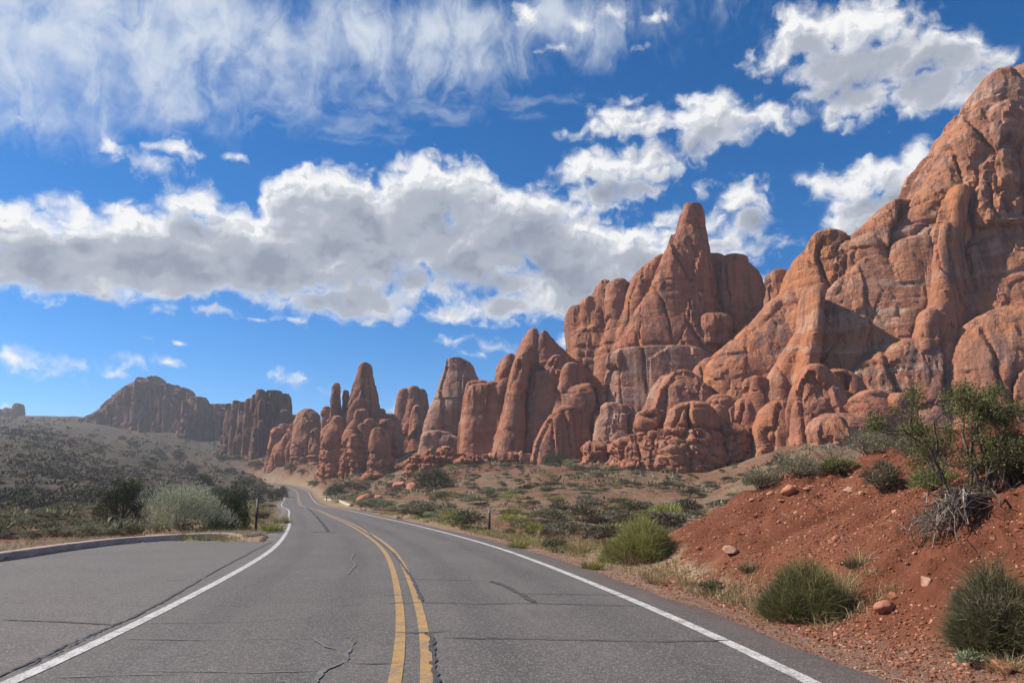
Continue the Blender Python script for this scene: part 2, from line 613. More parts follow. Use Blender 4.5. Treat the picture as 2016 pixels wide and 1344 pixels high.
def cells(P, seed=0, tilt=False):
    """nearest jittered lattice point: F2 - F1, a random number per cell, and (tilt) a random plane through the cell"""
    P = np.asarray(P, np.float32)
    I = np.floor(P).astype(np.int32)
    f1 = np.full(len(P), 9.0, np.float32); f2 = f1.copy(); rnd = np.zeros(len(P), np.float32)
    rel = np.zeros_like(P); key = np.zeros((len(P), 3), np.int32)
    for dx in (-1, 0, 1):
        for dy in (-1, 0, 1):
            for dz in (-1, 0, 1):
                ix, iy, iz = I[:, 0] + dx, I[:, 1] + dy, I[:, 2] + dz
                q = np.stack([ix + 0.5 + 0.45 * _hash(ix, iy, iz, seed), iy + 0.5 + 0.45 * _hash(ix, iy, iz, seed + 1),
                              iz + 0.5 + 0.45 * _hash(ix, iy, iz, seed + 2)], 1)
                v = P - q
                d = np.sqrt((v * v).sum(1))
                w = d < f1
                f2 = np.where(w, f1, np.minimum(f2, d))
                f1 = np.where(w, d, f1)
                rel[w] = v[w]
                key[w] = np.stack([ix, iy, iz], 1)[w]
    rnd = _hash(key[:, 0], key[:, 1], key[:, 2], seed + 3)
    if not tilt:
        return f2 - f1, rnd
    t = sum(rel[:, k] * _hash(key[:, 0], key[:, 1], key[:, 2], seed + 4 + k) for k in range(3))
    return f2 - f1, rnd, t


def billow(P, octaves, seed, gain=0.5):
    s = 0; a = 1.0; tot = 0
    for o in range(octaves):
        n = vnoise(P * (2.03 ** o) + o * 13.1, seed + o)
        s = s + a * (np.sqrt(n * n + 0.0016) * 2 - 0.75)
        tot += a
        a *= gain
    return s / tot


def weather(V, Q, h, seed=0, amp=1.0, joints=1.0, strata=1.0, ledge=None, rough=1.0, flute=1.0, spall=1.0, slab=7.5):
    """Displace a rock body: bulges with sharp creases, vertical flutes and joints, spalled plates, thin bedding cracks,
    and a knobbly bedded foot below `ledge`."""
    N = normals(V, Q)
    P = (V + seed * 31.7).astype(np.float32)
    W = np.stack([fbm(P / 6, 2, seed + 30), fbm(P / 6, 2, seed + 32), fbm(P / 6, 2, seed + 34)], 1)
    d = np.zeros(len(V), np.float32)
    steep = np.clip(1.25 - np.abs(N[:, 2]) * 1.3, 0.1, 1)
    d += amp * 0.32 * billow((P + W * 2.0) / np.array([13, 13, 24]), 2, seed) + 0.35
    d += flute * 0.28 * amp * billow((P + W * 1.0) / np.array([3.4, 3.4, 40]), 2, seed + 5) * steep
    # slabs: tall flat plates, each tilted its own way, parted by upright joints
    e0, r0, t0 = cells((P + W * 0.7) / np.array([slab, slab, 26 * slab / 7.5]), seed + 40, True)
    d += spall * amp * steep * (0.80 * r0 + 1.25 * t0)
    d -= joints * 1.15 * amp * np.exp(-(e0 / 0.045) ** 2) * steep * np.clip(vnoise(P / 16, seed + 6) * 3 + 0.9, 0, 1)
    # broken plates and scars
    e1, r1, t1 = cells((P + W * 0.9) / np.array([4.2, 4.2, 6.5]), seed + 50, True)
    e2, r2 = cells((P + W * 0.5) / np.array([1.7, 1.7, 2.8]), seed + 60)
    patch = np.clip(vnoise(P / 11, seed + 4) * 3 + 0.3, 0, 1)
    patch2 = np.clip(vnoise(P / 17, seed + 44) * 3 + 0.6, 0, 1)
    d += spall * amp * steep * (patch2 * (0.30 * np.round(r1 * 1.5) / 1.5 + 0.22 * t1) + 0.24 * patch * np.where(r2 > 0.3, 1.0, np.where(r2 < -0.45, -1.0, 0.0)))
    d -= joints * 0.3 * amp * np.exp(-(e1 / 0.04) ** 2) * patch2
    jn = vnoise(P / np.array([9.0, 9.0, 90]) + 0.12 * W, seed + 7)
    d -= joints * 2.1 * amp * np.exp(-(jn / 0.035) ** 2) * steep * np.clip(vnoise(P / 18, seed + 6) * 3 + 0.3, 0, 1)
    zz = V[:, 2] + 0.8 * W[:, 0]
    b = vnoise(np.stack([np.full(len(V), 3.3), np.full(len(V), 1.7), zz / 4.2], 1), seed + 13)
    d += strata * amp * 0.10 * np.tanh(b * 5)
    d -= strata * amp * 0.50 * np.exp(-(b / 0.05) ** 2) * np.clip(vnoise(P / 13, seed + 14) * 3, 0, 1)
    d += rough * amp * (0.20 * billow(P / 2.1, 3, seed + 15, 0.6))
    if ledge is not None:
        zl = ledge + 0.5 * W[:, 1]
        w = np.clip((zl - V[:, 2]) / 0.6, 0, 1)
        eb, rb = cells((P + W * 0.8) / np.array([2.3, 2.3, 2.0]), seed + 70)
        lay = vnoise(np.stack([P[:, 0] / 9, P[:, 1] / 9, zz / 1.0], 1), seed + 23)
        dd = 0.35 + 0.5 * rb - 0.9 * np.exp(-(eb / 0.10) ** 2) + 0.5 * np.tanh(lay * 3)
        d += w * dd * amp
        d -= 0.9 * amp * np.exp(-((V[:, 2] - zl) / 0.35) ** 2)
    return V + N * d[:, None], r1


# ------------------------------------------------------------------ materials
MATS = {}


def new_mat(name):
    m = bpy.data.materials.new(name)
    m.use_nodes = True
    m.node_tree.nodes.clear()
    t = NT(m.node_tree)
    bs = t.node('ShaderNodeBsdfPrincipled')
    out = t.node('ShaderNodeOutputMaterial')
    t.l.new(bs.outputs[0], out.inputs['Surface'])
    MATS[name] = m
    return m, t, bs


def rock_mat(name, base, dark, pale, hot, varnish=0.5, scale=1.0, hotamt=0.5, bands=0.5):
    m, t, bs = new_mat(name)
    tc = t.node('ShaderNodeTexCoord')
    P = tc.outputs['Object']
    big = t.noise(P, 0.045 / scale, 4, 0.6)
    med = t.noise(P, 0.28 / scale, 6, 0.62)
    fine = t.noise(P, 2.6 / scale, 5, 0.65)
    wv = t.vec('ADD', P, t.vec('SCALE', t.noise(P, 0.07 / scale, 3, 0.5, color=True), scale=7.0))
    band = t.noise(t.vec('MULTIPLY', wv, (0.015, 0.015, 0.42 / scale)), 1.0, 5, 0.65)
    streak = t.noise(t.vec('MULTIPLY', P, (0.62 / scale, 0.62 / scale, 0.022 / scale)), 1.0, 6, 0.66, dist=0.25)
    col = t.mix(t.step(med, 0.3, 0.7), base, tuple(c * 0.78 for c in base))
    col = t.mix(t.math('MULTIPLY', t.step(band, 0.47, 0.58), bands), col, pale)
    col = t.mix(t.math('MULTIPLY', t.step(big, 0.44, 0.62), hotamt), col, hot)
    pat = t.noise(t.vec('ADD', t.vec('MULTIPLY', P, (1.0, 1.0, 0.6)), (11, 5, 60)), 0.035 / scale, 5, 0.62)
    col = t.mix(t.math('MULTIPLY', t.step(pat, 0.47, 0.57), 0.5), col, tuple((b_ * 0.55 + d_ * 0.75) for b_, d_ in zip(base, dark)))
    vm = t.math('MULTIPLY', t.step(streak, 0.44, 0.64), t.step(t.noise(P, 0.055 / scale, 4, 0.62), 0.36, 0.54))
    col = t.mix(t.math('MULTIPLY', vm, varnish), col, dark)
    vp = t.math('MULTIPLY', t.step(streak, 0.48, 0.30), t.step(t.noise(t.vec('ADD', P, (40, 9, 3)), 0.05 / scale, 3, 0.6), 0.5, 0.64))
    col = t.mix(t.math('MULTIPLY', vp, bands * 0.8), col, pale)
    sp = t.node('ShaderNodeAttribute', attribute_name='spall').outputs['Fac']
    col = t.mix(t.step(sp, 0.2, 0.8, 0.0, 0.30), col, hot)
    col = t.mix(t.step(sp, -0.3, -0.8, 0.0, 0.35), col, tuple(c * 0.72 for c in base))
    thin = t.noise(t.vec('MULTIPLY', wv, (0.03, 0.03, 1.6 / scale)), 1.0, 3, 0.6)
    col = t.mix(t.step(thin, 0.62, 0.72, 0, 0.35), col, tuple(c * 0.6 for c in base))
    col = t.mix(t.step(fine, 0.35, 0.75, 0.0, 0.30), col, tuple(c * 0.55 for c in base))
    t.put(bs.inputs['Base Color'], col)
    bs.inputs['Roughness'].default_value = 0.92
    bs.inputs['Specular IOR Level'].default_value = 0.15
    bm = t.node('ShaderNodeBump')
    bm.inputs['Strength'].default_value = 0.9
    bm.inputs['Distance'].default_value = 0.75 * scale
    hgt = t.math('ADD', t.math('MULTIPLY', t.noise(P, 0.9 / scale, 8, 0.66), 1.0), t.math('MULTIPLY', band, 0.5))
    hgt = t.math('ADD', hgt, t.math('MULTIPLY', streak, 0.6))
    cn = t.noise(t.vec('MULTIPLY', P, (0.16 / scale, 0.16 / scale, 0.035 / scale)), 1.0, 5, 0.6, dist=0.6)
    crack = t.step(t.math('ABSOLUTE', t.math('SUBTRACT', cn, 0.5)), 0.014, 0.0)
    crack = t.math('MULTIPLY', crack, t.step(t.noise(P, 0.09 / scale, 2, 0.5), 0.45, 0.6))
    hgt = t.math('SUBTRACT', hgt, t.math('MULTIPLY', crack, 0.7))
    t.put(bm.inputs['Height'], hgt)
    t.put(bs.inputs['Normal'], bm.outputs[0])
    return m


def simple_mat(name, col, rough=0.9, var=0.25, scale=6.0, spec=0.2, bump=0.0, bscale=None):
    m, t, bs = new_mat(name)
    tc = t.node('ShaderNodeTexCoord')
    nz = t.noise(tc.outputs['Object'], scale, 5, 0.62)
    c = t.mix(t.step(nz, 0.3, 0.7), tuple(x * (1 - var) for x in col), tuple(min(1, x * (1 + var)) for x in col))
    t.put(bs.inputs['Base Color'], c)
    bs.inputs['Roughness'].default_value = rough
    bs.inputs['Specular IOR Level'].default_value = spec
    if bump:
        bm = t.node('ShaderNodeBump')
        bm.inputs['Strength'].default_value = bump
        bm.inputs['Distance'].default_value = 0.02
        t.put(bm.inputs['Height'], t.noise(tc.outputs['Object'], bscale or scale * 4, 6, 0.65))
        t.put(bs.inputs['Normal'], bm.outputs[0])
    return m


def leaf_mat(name, col, tip=None, var=0.35, trans=0.25, hue=0.02):
    """Foliage: colour differs from leaf to leaf and from plant to plant."""
    m, t, bs = new_mat(name)
    g = t.node('ShaderNodeNewGeometry')
    oi = t.node('ShaderNodeObjectInfo')
    r = g.outputs['Random Per Island']
    tip = tip or tuple(min(1, c * 1.5) for c in col)
    c = t.mix(t.step(r, 0.15, 1.0), tuple(x * (1 - var) for x in col), tip)
    hs = t.node('ShaderNodeHueSaturation')
    t.put(hs.inputs['Hue'], t.math('MULTIPLY_ADD', oi.outputs['Random'], hue * 2, 0.5 - hue))
    t.put(hs.inputs['Value'], t.math('MULTIPLY_ADD', oi.outputs['Random'], 0.5, 0.75))
    t.put(hs.inputs['Color'], c)
    t.put(bs.inputs['Base Color'], hs.outputs[0])
    bs.inputs['Roughness'].default_value = 0.75
    bs.inputs['Specular IOR Level'].default_value = 0.2
    out = [n for n in t.n if n.type == 'OUTPUT_MATERIAL'][0]
    tr = t.node('ShaderNodeBsdfTranslucent')
    t.put(tr.inputs['Color'], hs.outputs[0])
    mx = t.node('ShaderNodeMixShader')
    mx.inputs[0].default_value = trans
    t.l.new(bs.outputs[0], mx.inputs[1])
    t.l.new(tr.outputs[0], mx.inputs[2])
    t.l.new(mx.outputs[0], out.inputs['Surface'])
    return m


M_CLIFF = rock_mat('cliff_sandstone', (0.43, 0.178, 0.090), (0.150, 0.098, 0.090), (0.50, 0.34, 0.25), (0.50, 0.20, 0.075), 0.95, 1.0, 0.75, 0.55)
M_FIN = rock_mat('fin_sandstone', (0.385, 0.155, 0.086), (0.140, 0.085, 0.075), (0.45, 0.275, 0.19), (0.43, 0.16, 0.072), 0.9, 1.0, 0.5, 0.55)
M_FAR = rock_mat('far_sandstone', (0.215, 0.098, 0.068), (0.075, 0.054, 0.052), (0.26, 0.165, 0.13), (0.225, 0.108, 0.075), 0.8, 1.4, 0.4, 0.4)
M_PALE_WALL = rock_mat('pale_banded_sandstone', (0.39, 0.20, 0.135), (0.155, 0.10, 0.09), (0.48, 0.335, 0.255), (0.40, 0.185, 0.11), 0.95, 1.0, 0.35, 0.9)
M_VARNISH_WALL = rock_mat('varnished_sandstone', (0.41, 0.182, 0.105), (0.135, 0.09, 0.084), (0.50, 0.35, 0.265), (0.46, 0.19, 0.08), 1.0, 1.0, 0.55, 0.8)
M_KNOB = rock_mat('knob_sandstone', (0.40, 0.162, 0.088), (0.18, 0.10, 0.088), (0.48, 0.31, 0.22), (0.45, 0.175, 0.075), 0.8, 0.7, 0.6, 0.45)


# ------------------------------------------------------------------ the road's plan (read off its painted lines)
def catmull(P, n=12):
    P = np.asarray(P, float)
    out = []
    Q = np.vstack([2 * P[0] - P[1], P, 2 * P[-1] - P[-2]])
    for i in range(1, len(Q) - 2):
        p0, p1, p2, p3 = Q[i - 1:i + 3]
        for t in np.linspace(0, 1, n, endpoint=False):
            out.append(0.5 * ((2 * p1) + (-p0 + p2) * t + (2 * p0 - 5 * p1 + 4 * p2 - p3) * t * t + (-p0 + 3 * p1 - 3 * p2 + p3) * t ** 3))
    out.append(P[-1])
    return np.array(out)


ROAD_PTS = [(-0.75, -60, 0), (-0.3, -30, 0), (-0.25, -12, 0), (-0.38, 0, 0), (-0.82, 6.8, 0), (-1.13, 9.1, 0), (-1.66, 12.3, 0), (-2.55, 17.3, 0), (-3.95, 24, 0), (-6.55, 34, 0),
            (-10.2, 47, 0), (-15.0, 63, 0.0), (-24.2, 94, 0.0), (-38.5, 138, 0.12), (-54.5, 193, 1.15), (-66.5, 232, 3.3), (-79, 262, 5.2), (-98, 292, 7.0), (-122, 316, 8.4), (-160, 345, 10.2), (-230, 380, 14.0)]


def resample(pts, step=1.0, win=13):
    """even steps along the line, then smoothed so that the curve has no kinks"""
    p = catmull(pts, 14)
    q = np.concatenate([[0], np.cumsum(np.linalg.norm(np.diff(p[:, :2], axis=0), axis=1))])
    u = np.linspace(0, q[-1], int(q[-1] / step))
    p = np.stack([np.interp(u, q, p[:, i]) for i in range(3)], 1)
    k = np.hanning(win + 2)[1:-1]; k /= k.sum()
    h = win // 2
    ext = np.vstack([2 * p[0] - p[h:0:-1], p, 2 * p[-1] - p[-2:-h - 2:-1]])
    return np.stack([np.convolve(ext[:, i], k, 'valid') for i in range(3)], 1)


ROAD_C = resample(ROAD_PTS, 1.25, 9)
_t = np.gradient(ROAD_C[:, :2], axis=0)
_t /= np.linalg.norm(_t, axis=1)[:, None]
ROAD_N = np.stack([_t[:, 1], -_t[:, 0]], 1)       # to the right of travel
ROAD_HALF = 3.38


def road_line(off, z=0.0, s0=0, s1=None):
    p = ROAD_C[s0:s1].copy()
    p[:, :2] += ROAD_N[s0:s1] * (off[s0:s1, None] if isinstance(off, np.ndarray) else off)
    p[:, 2] += z
    return p


def road_near(X, Y):
    """distance to the centre line (signed, + to the right) and road height there"""
    pts = ROAD_C
    best = np.full(X.shape, 1e9); side = np.zeros(X.shape); rz = np.zeros(X.shape)
    for i in range(len(pts) - 1):
        a, b = pts[i], pts[i + 1]
        ex, ey = b[0] - a[0], b[1] - a[1]
        L2 = ex * ex + ey * ey
        t = np.clip(((X - a[0]) * ex + (Y - a[1]) * ey) / L2, 0, 1)
        dx, dy = X - a[0] - t * ex, Y - a[1] - t * ey
        d = np.hypot(dx, dy)
        w = d < best
        best = np.where(w, d, best)
        side = np.where(w, np.sign(dx * ey - dy * ex), side)
        rz = np.where(w, a[2] + t * (b[2] - a[2]), rz)
    return best * side, rz


# the lay-by on the left, closed by a kerb
KERB_PTS = [(-8.0, -26), (-10.4, -14), (-11.7, -4), (-12.3, 6), (-12.5, 14), (-12.55, 18.8), (-13.0, 22.6), (-12.95, 26.2), (-11.6, 29.0), (-10.3, 28.9), (-9.75, 27.6)]
KERB_C = catmull([(x, y, 0) for x, y in KERB_PTS], 10)[:, :2]


def poly_inside(X, Y, poly):
    ins = np.zeros(X.shape, bool)
    n = len(poly)
    for i in range(n):
        x0, y0 = poly[i]; x1, y1 = poly[(i + 1) % n]
        c = (y0 > Y) != (y1 > Y)
        with np.errstate(divide='ignore', invalid='ignore'):
            xi = x0 + (Y - y0) / (y1 - y0) * (x1 - x0)
        ins ^= c & (X < xi)
    return ins


def poly_dist(X, Y, line):
    best = np.full(X.shape, 1e9)
    for (x0, y0), (x1, y1) in zip(line[:-1], line[1:]):
        ex, ey = x1 - x0, y1 - y0
        t = np.clip(((X - x0) * ex + (Y - y0) * ey) / (ex * ex + ey * ey + 1e-12), 0, 1)
        best = np.minimum(best, np.hypot(X - x0 - t * ex, Y - y0 - t * ey))
    return best


_ri = [i for i in range(len(ROAD_C)) if -26 < ROAD_C[i, 1] < 27]
BAY_POLY = np.vstack([KERB_C, road_line(-ROAD_HALF)[_ri][::-1][:, :2]])

# second lay-by, small, on the right far down the road
FAR_BAY = [at(655, 986.5, 150), at(625, 977.5, 192)]

# ------------------------------------------------------------------ terrain: heights through control points
CTRL = []


def cp(px, py, *Ys):
    for Y in Ys:
        CTRL.append(tuple(at(px, py, Y)))


def cw(*p):
    CTRL.append(tuple(float(v) for v in p))


# near ground, around and behind the camera
for x in (-400, -120, -40, -16, 14, 40, 130, 400):
    for y in (-400, -120, -40, -10):
        cw(x, y, 0.0 if abs(x) < 20 else (0.5 if x < 0 else 2.2 + 0.02 * x))
for y in (0, 8, 15, 20, 26):
    cw(-13.6, y, 0.12); cw(-20, y, 0.25); cw(-35, y, 0.6)
# red bank on the right
for y in (-8, -2, 4, 7, 9, 11, 13.5, 16):
    s = 1.0
    xt = 3.25 + (0.15 if y > 8 else 0.35 if y > 5 else 0.6)
    for dx, dz in ((-0.6, -0.02), (0, 0.03), (0.8, 0.34), (1.8, 0.80), (3.2, 1.36), (4.6, 1.95), (6.2, 2.5), (8.5, 3.1), (12, 3.5), (20, 4.2)):
        cw(xt + dx, y, dz * s)
for (x, z) in ((2.2, -.02), (3.2, 0.12), (4.4, .75), (5.9, 1.62), (7.4, 2.22), (9.3, 2.74), (11, 3.28), (12.5, 3.5), (17, 4.0), (26, 4.6)):
    cw(x, 19.3, z)
for (x, z) in ((1.0, -.03), (2.5, .0), (4.4, .3), (5.9, .8), (8, 1.3), (10, 1.8), (13, 2.4), (18, 3.2), (28, 4.2)):
    cw(x, 23.5, z)
for (x, z) in ((-.5, -.03), (2, .0), (5, .15), (8, .5), (12, 1.0), (18, 1.9), (30, 3.4)):
    cw(x, 29, z)
# flat with scrub between road and cliffs
for px in (920, 1010):
    cp(px, 1046, 36)
for px in (1100, 1250, 1400):
    cp(px, 1046, 36); cp(px, 1012, 60); cp(px, 985, 88); cp(px, 960, 115); cp(px, 936, 140); cp(px, 914, 163)
for px in (1000, ):
    cp(px, 1008, 66); cp(px, 985, 92); cp(px, 960, 120); cp(px, 936, 148); cp(px, 912, 180)
for px in (1600, 1800, 2016, 2300):
    cp(px, 960, 48); cp(px, 930, 75); cp(px, 900, 105); cp(px, 880, 125); cp(px, 860, 150)
cp(870, 1000, 80); cp(900, 985, 100); cp(860, 968, 130); cp(880, 945, 158); cp(880, 905, 200); cp(860, 885, 235)
cp(760, 990, 120); cp(760, 975, 160); cp(720, 970, 205); cp(800, 945, 190); cp(820, 915, 215); cp(770, 900, 260); cp(700, 930, 225)
cp(640, 948, 238); cp(620, 952, 240); cp(640, 932, 256); cp(610, 928, 266); cp(620, 914, 292); cp(560, 914, 305); cp(500, 912, 320); cp(640, 905, 320); cp(540, 895, 345); cp(690, 945, 236); cp(690, 930, 255)
# left side
cp(560, 1035, 36); cp(540, 1000, 60); cp(540, 985, 100); cp(520, 965, 160); cp(480, 955, 215); cp(400, 935, 270)
cp(400, 1028, 36); cp(250, 1034, 34); cp(80, 1046, 30)
cp(430, 1000, 60); cp(300, 1002, 60); cp(120, 1008, 55); cp(-150, 1020, 45)
cp(300, 972, 110); cp(150, 965, 110); cp(0, 965, 110); cp(-200, 965, 110)
cp(300, 940, 190); cp(150, 925, 170); cp(0, 905, 170); cp(-200, 890, 170)
cp(420, 915, 300); cp(300, 905, 280); cp(150, 885, 260); cp(0, 868, 260); cp(-200, 850, 260)
cp(330, 885, 400); cp(200, 865, 400); cp(60, 848, 400); cp(-200, 830, 420)
cp(400, 890, 430); cp(250, 850, 520); cp(100, 832, 560); cp(0, 826, 560); cp(-250, 815, 600)
cp(150, 818, 680); cp(50, 819, 680); cp(-150, 815, 750)
cp(300, 830, 680); cp(500, 870, 480); cp(500, 840, 680)
# beyond: level desert
for a in range(-180, 180, 20):
    for r, z in ((1500, 45), (3500, 20), (9000, 0)):
        if -62 < a < 62:
            cw(r * math.sin(math.radians(a)), r * math.cos(math.radians(a)), z)
        else:
            cw(r * math.sin(math.radians(a)), r * math.cos(math.radians(a)), 2.0)
for a in range(0, 50, 8):
    for r, z in ((260, 16), (420, 25), (800, 35)):
        cw(r * math.sin(math.radians(a)), r * math.cos(math.radians(a)), z)

CT = np.array(CTRL)
TX0 = 0.0


def _warp(X, Y):
    r = np.hypot(X, Y)
    a = np.arctan2(X, Y)
    L = np.log(r + 6.0)
    return np.stack([np.sin(a) * L * 1.5, np.cos(a) * L * 1.5, L], -1)


_C = _warp(CT[:, 0], CT[:, 1])
_D = np.linalg.norm(_C[:, None] - _C[None], axis=-1)
_n = len(CT)
_A = np.zeros((_n + 4, _n + 4))
_A[:_n, :_n] = _D + np.eye(_n) * 0.004
_A[:_n, _n] = 1; _A[:_n, _n + 1:] = _C
_A[_n, :_n] = 1; _A[_n + 1:, :_n] = _C.T
_W = np.linalg.lstsq(_A, np.concatenate([CT[:, 2], np.zeros(4)]), rcond=None)[0]


def raw_height(X, Y):
    X = np.asarray(X, float); Y = np.asarray(Y, float)
    sh = X.shape
    Q = _warp(X.ravel(), Y.ravel())
    out = np.empty(len(Q))
    for i in range(0, len(Q), 20000):
        q = Q[i:i + 20000]
        out[i:i + 20000] = np.linalg.norm(q[:, None] - _C[None], axis=-1) @ _W[:_n] + _W[_n] + q @ _W[_n + 1:]
    return out.reshape(sh)


def sstep(x, a, b):
    t = np.clip((x - a) / (b - a), 0, 1)
    return t * t * (3 - 2 * t)


def height(X, Y, lower=True):
    """Ground height; under the tarmac it runs 0.12 m below the surface when lower is set."""
    X = np.asarray(X, float); Y = np.asarray(Y, float)
    z = raw_height(X, Y)
    r = np.hypot(X, Y)
    P = np.stack([X.ravel(), Y.ravel(), np.zeros(X.size)], 1)
    big = (fbm(P / 26.0, 3, 3) * np.clip(r.ravel() / 90, 0.03, 1.6)).reshape(X.shape)
    mid = (fbm(P / 5.0, 3, 6) * np.clip(r.ravel() / 160, 0.10, 0.5)).reshape(X.shape)
    bank = sstep(X, 3.4, 4.6) * sstep(Y, 24, 16)
    fine = (fbm(P / 0.55, 4, 9, 0.6)).reshape(X.shape) * (0.02 + 0.055 * bank) * sstep(r, 70, 30)
    rill = (fbm(P / 1.7, 3, 12)).reshape(X.shape) * 0.14 * bank - np.abs(fbm(P / np.array([5.0, 0.8, 1]), 2, 14)).reshape(X.shape) * 0.30 * bank + 0.06 * bank
    clod = np.abs(fbm(P / 0.34, 3, 15, 0.6)).reshape(X.shape) * 0.20 * bank * np.clip(vnoise(P / 2.3, 17).reshape(X.shape) * 1.6 + 0.6, 0.15, 1)
    rill = rill + clod
    z = z + big + mid + fine + rill
    d, rz = road_near(X, Y)
    ad = np.abs(d)
    wide = np.clip(r / 60, 1, 3.0)
    w = sstep(ad, 4.3, 4.3 + 2.2 * wide)
    z = rz * (1 - w) + z * w - 0.02 * (1 - w)
    ins = poly_inside(X, Y, BAY_POLY)
    dk = poly_dist(X, Y, KERB_C)
    w2 = np.where(ins, 0.0, sstep(dk, 0.35, 3.0))
    z = z * w2 + 0.10 * (1 - w2) * (~ins)
    if lower:
        z = np.where(ad < 3.95, rz - 0.12, z)
        z = np.where(ins & (dk > 0.12), -0.12, z)
    return z


HG = {}


def height_fast(X, Y):
    """bilinear look-up in the ground's own grid (no lowering under the tarmac)"""
    A, LR, Z = HG['a'], HG['r'], HG['z']
    a = np.degrees(np.arctan2(X, Y)); r = np.hypot(X, Y)
    fa = np.clip((a - A[0]) / (A[1] - A[0]), 0, len(A) - 1.001)
    fr = np.clip(np.interp(r, LR, np.arange(len(LR))), 0, len(LR) - 1.001)
    i, j = fa.astype(int), fr.astype(int)
    u, v = fa - i, fr - j
    return (Z[i, j] * (1 - u) + Z[i + 1, j] * u) * (1 - v) + (Z[i, j + 1] * (1 - u) + Z[i + 1, j + 1] * u) * v


def ground_z(x, y):
    return float(height_fast(np.array([x]), np.array([y]))[0])


def ground_at(px, py, y0=3.0, y1=700.0):
    """World point where the ray through photograph pixel (px, py) first meets the ground."""
    d = ray(px, py)
    Ys = y0 * (y1 / y0) ** np.linspace(0, 1, 260)
    s = Ys / d[1]
    X, Z = d[0] * s, EYE + d[2] * s
    g = height_fast(X, Ys)
    k = np.nonzero(Z <= g)[0]
    if len(k) == 0:
        return None
    i = k[0]
    if i > 0:
        a, b = Z[i - 1] - g[i - 1], Z[i] - g[i]
        t = a / (a - b)
        Y = Ys[i - 1] + t * (Ys[i] - Ys[i - 1])
    else:
        Y = Ys[i]
    X = d[0] * Y / d[1]
    return np.array([X, Y, ground_z(X, Y)])


def ground_mat():
    m, t, bs = new_mat('desert_soil')
    tc = t.node('ShaderNodeTexCoord')
    P = tc.outputs['Object']
    at_ = t.node('ShaderNodeAttribute', attribute_name='soil')
    s = t.sep(at_.outputs['Vector'])
    red, dry, grav = s[0], s[1], s[2]
    big = t.noise(P, 0.055, 4, 0.6)
    med = t.noise(P, 0.6, 5, 0.62)
    fine = t.noise(P, 9.0, 6, 0.68)
    dk = t.node('ShaderNodeAttribute', attribute_name='cover_shade').outputs['Fac']
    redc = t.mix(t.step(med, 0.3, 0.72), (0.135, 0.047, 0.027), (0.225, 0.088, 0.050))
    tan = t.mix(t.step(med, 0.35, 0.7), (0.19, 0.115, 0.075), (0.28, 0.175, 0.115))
    tan = t.mix(t.math('MULTIPLY', dk, 0.6), tan, (0.085, 0.058, 0.042))  # soil colour darkened on the left hillside in place of shade
    straw = t.mix(t.step(fine, 0.3, 0.7), (0.30, 0.235, 0.145), (0.42, 0.345, 0.22))
    col = t.mix(t.math('ADD', red, t.step(big, 0.50, 0.62, 0.0, 0.8), clamp=True), tan, redc)
    dm = t.math('MULTIPLY', dry, t.step(t.math('ADD', t.noise(P, 1.7, 5, 0.7), t.math('MULTIPLY', dry, 0.15)), 0.46, 0.66))
    col = t.mix(dm, col, straw)
    col = t.mix(grav, col, t.mix(t.step(fine, 0.35, 0.7), (0.20, 0.125, 0.09), (0.34, 0.235, 0.18)))
    cov_shade = t.node('ShaderNodeAttribute', attribute_name='cover_shade').outputs['Fac']
    cm = t.math('MULTIPLY', cov_shade, t.step(t.noise(P, 0.22, 6, 0.72), 0.27, 0.45))
    col = t.mix(cm, col, t.mix(t.step(t.noise(P, 1.3, 3, 0.6), 0.35, 0.65), (0.046, 0.042, 0.033), (0.084, 0.075, 0.054)))  # far scrub, its dark colour also painting the left hillside's shade
    col = t.mix(t.step(fine, 0.55, 0.8, 0.0, 0.45), col, (0.10, 0.045, 0.028))
    peb = t.node('ShaderNodeTexVoronoi')
    t.put(peb.inputs['Vector'], P)
    peb.inputs['Scale'].default_value = 7.0
    pm = t.math('MULTIPLY', t.step(peb.outputs['Distance'], 0.26, 0.18), t.step(t.sep(peb.outputs['Color'])[0], 0.72, 0.8))
    col = t.mix(t.math('MULTIPLY', pm, 0.55), col, (0.36, 0.19, 0.125))
    t.put(bs.inputs['Base Color'], col)
    bs.inputs['Roughness'].default_value = 0.95
    bs.inputs['Specular IOR Level'].default_value = 0.1
    bm = t.node('ShaderNodeBump')
    bm.inputs['Strength'].default_value = 1.0
    bm.inputs['Distance'].default_value = 0.10
    h = t.math('ADD', t.noise(P, 4.0, 8, 0.7), t.math('MULTIPLY', pm, 0.35))
    h = t.math('ADD', h, t.math('MULTIPLY', t.noise(P, 22.0, 4, 0.7), 0.35))
    t.put(bm.inputs['Height'], h)
    t.put(bs.inputs['Normal'], bm.outputs[0])
    return m


M_SOIL = ground_mat()


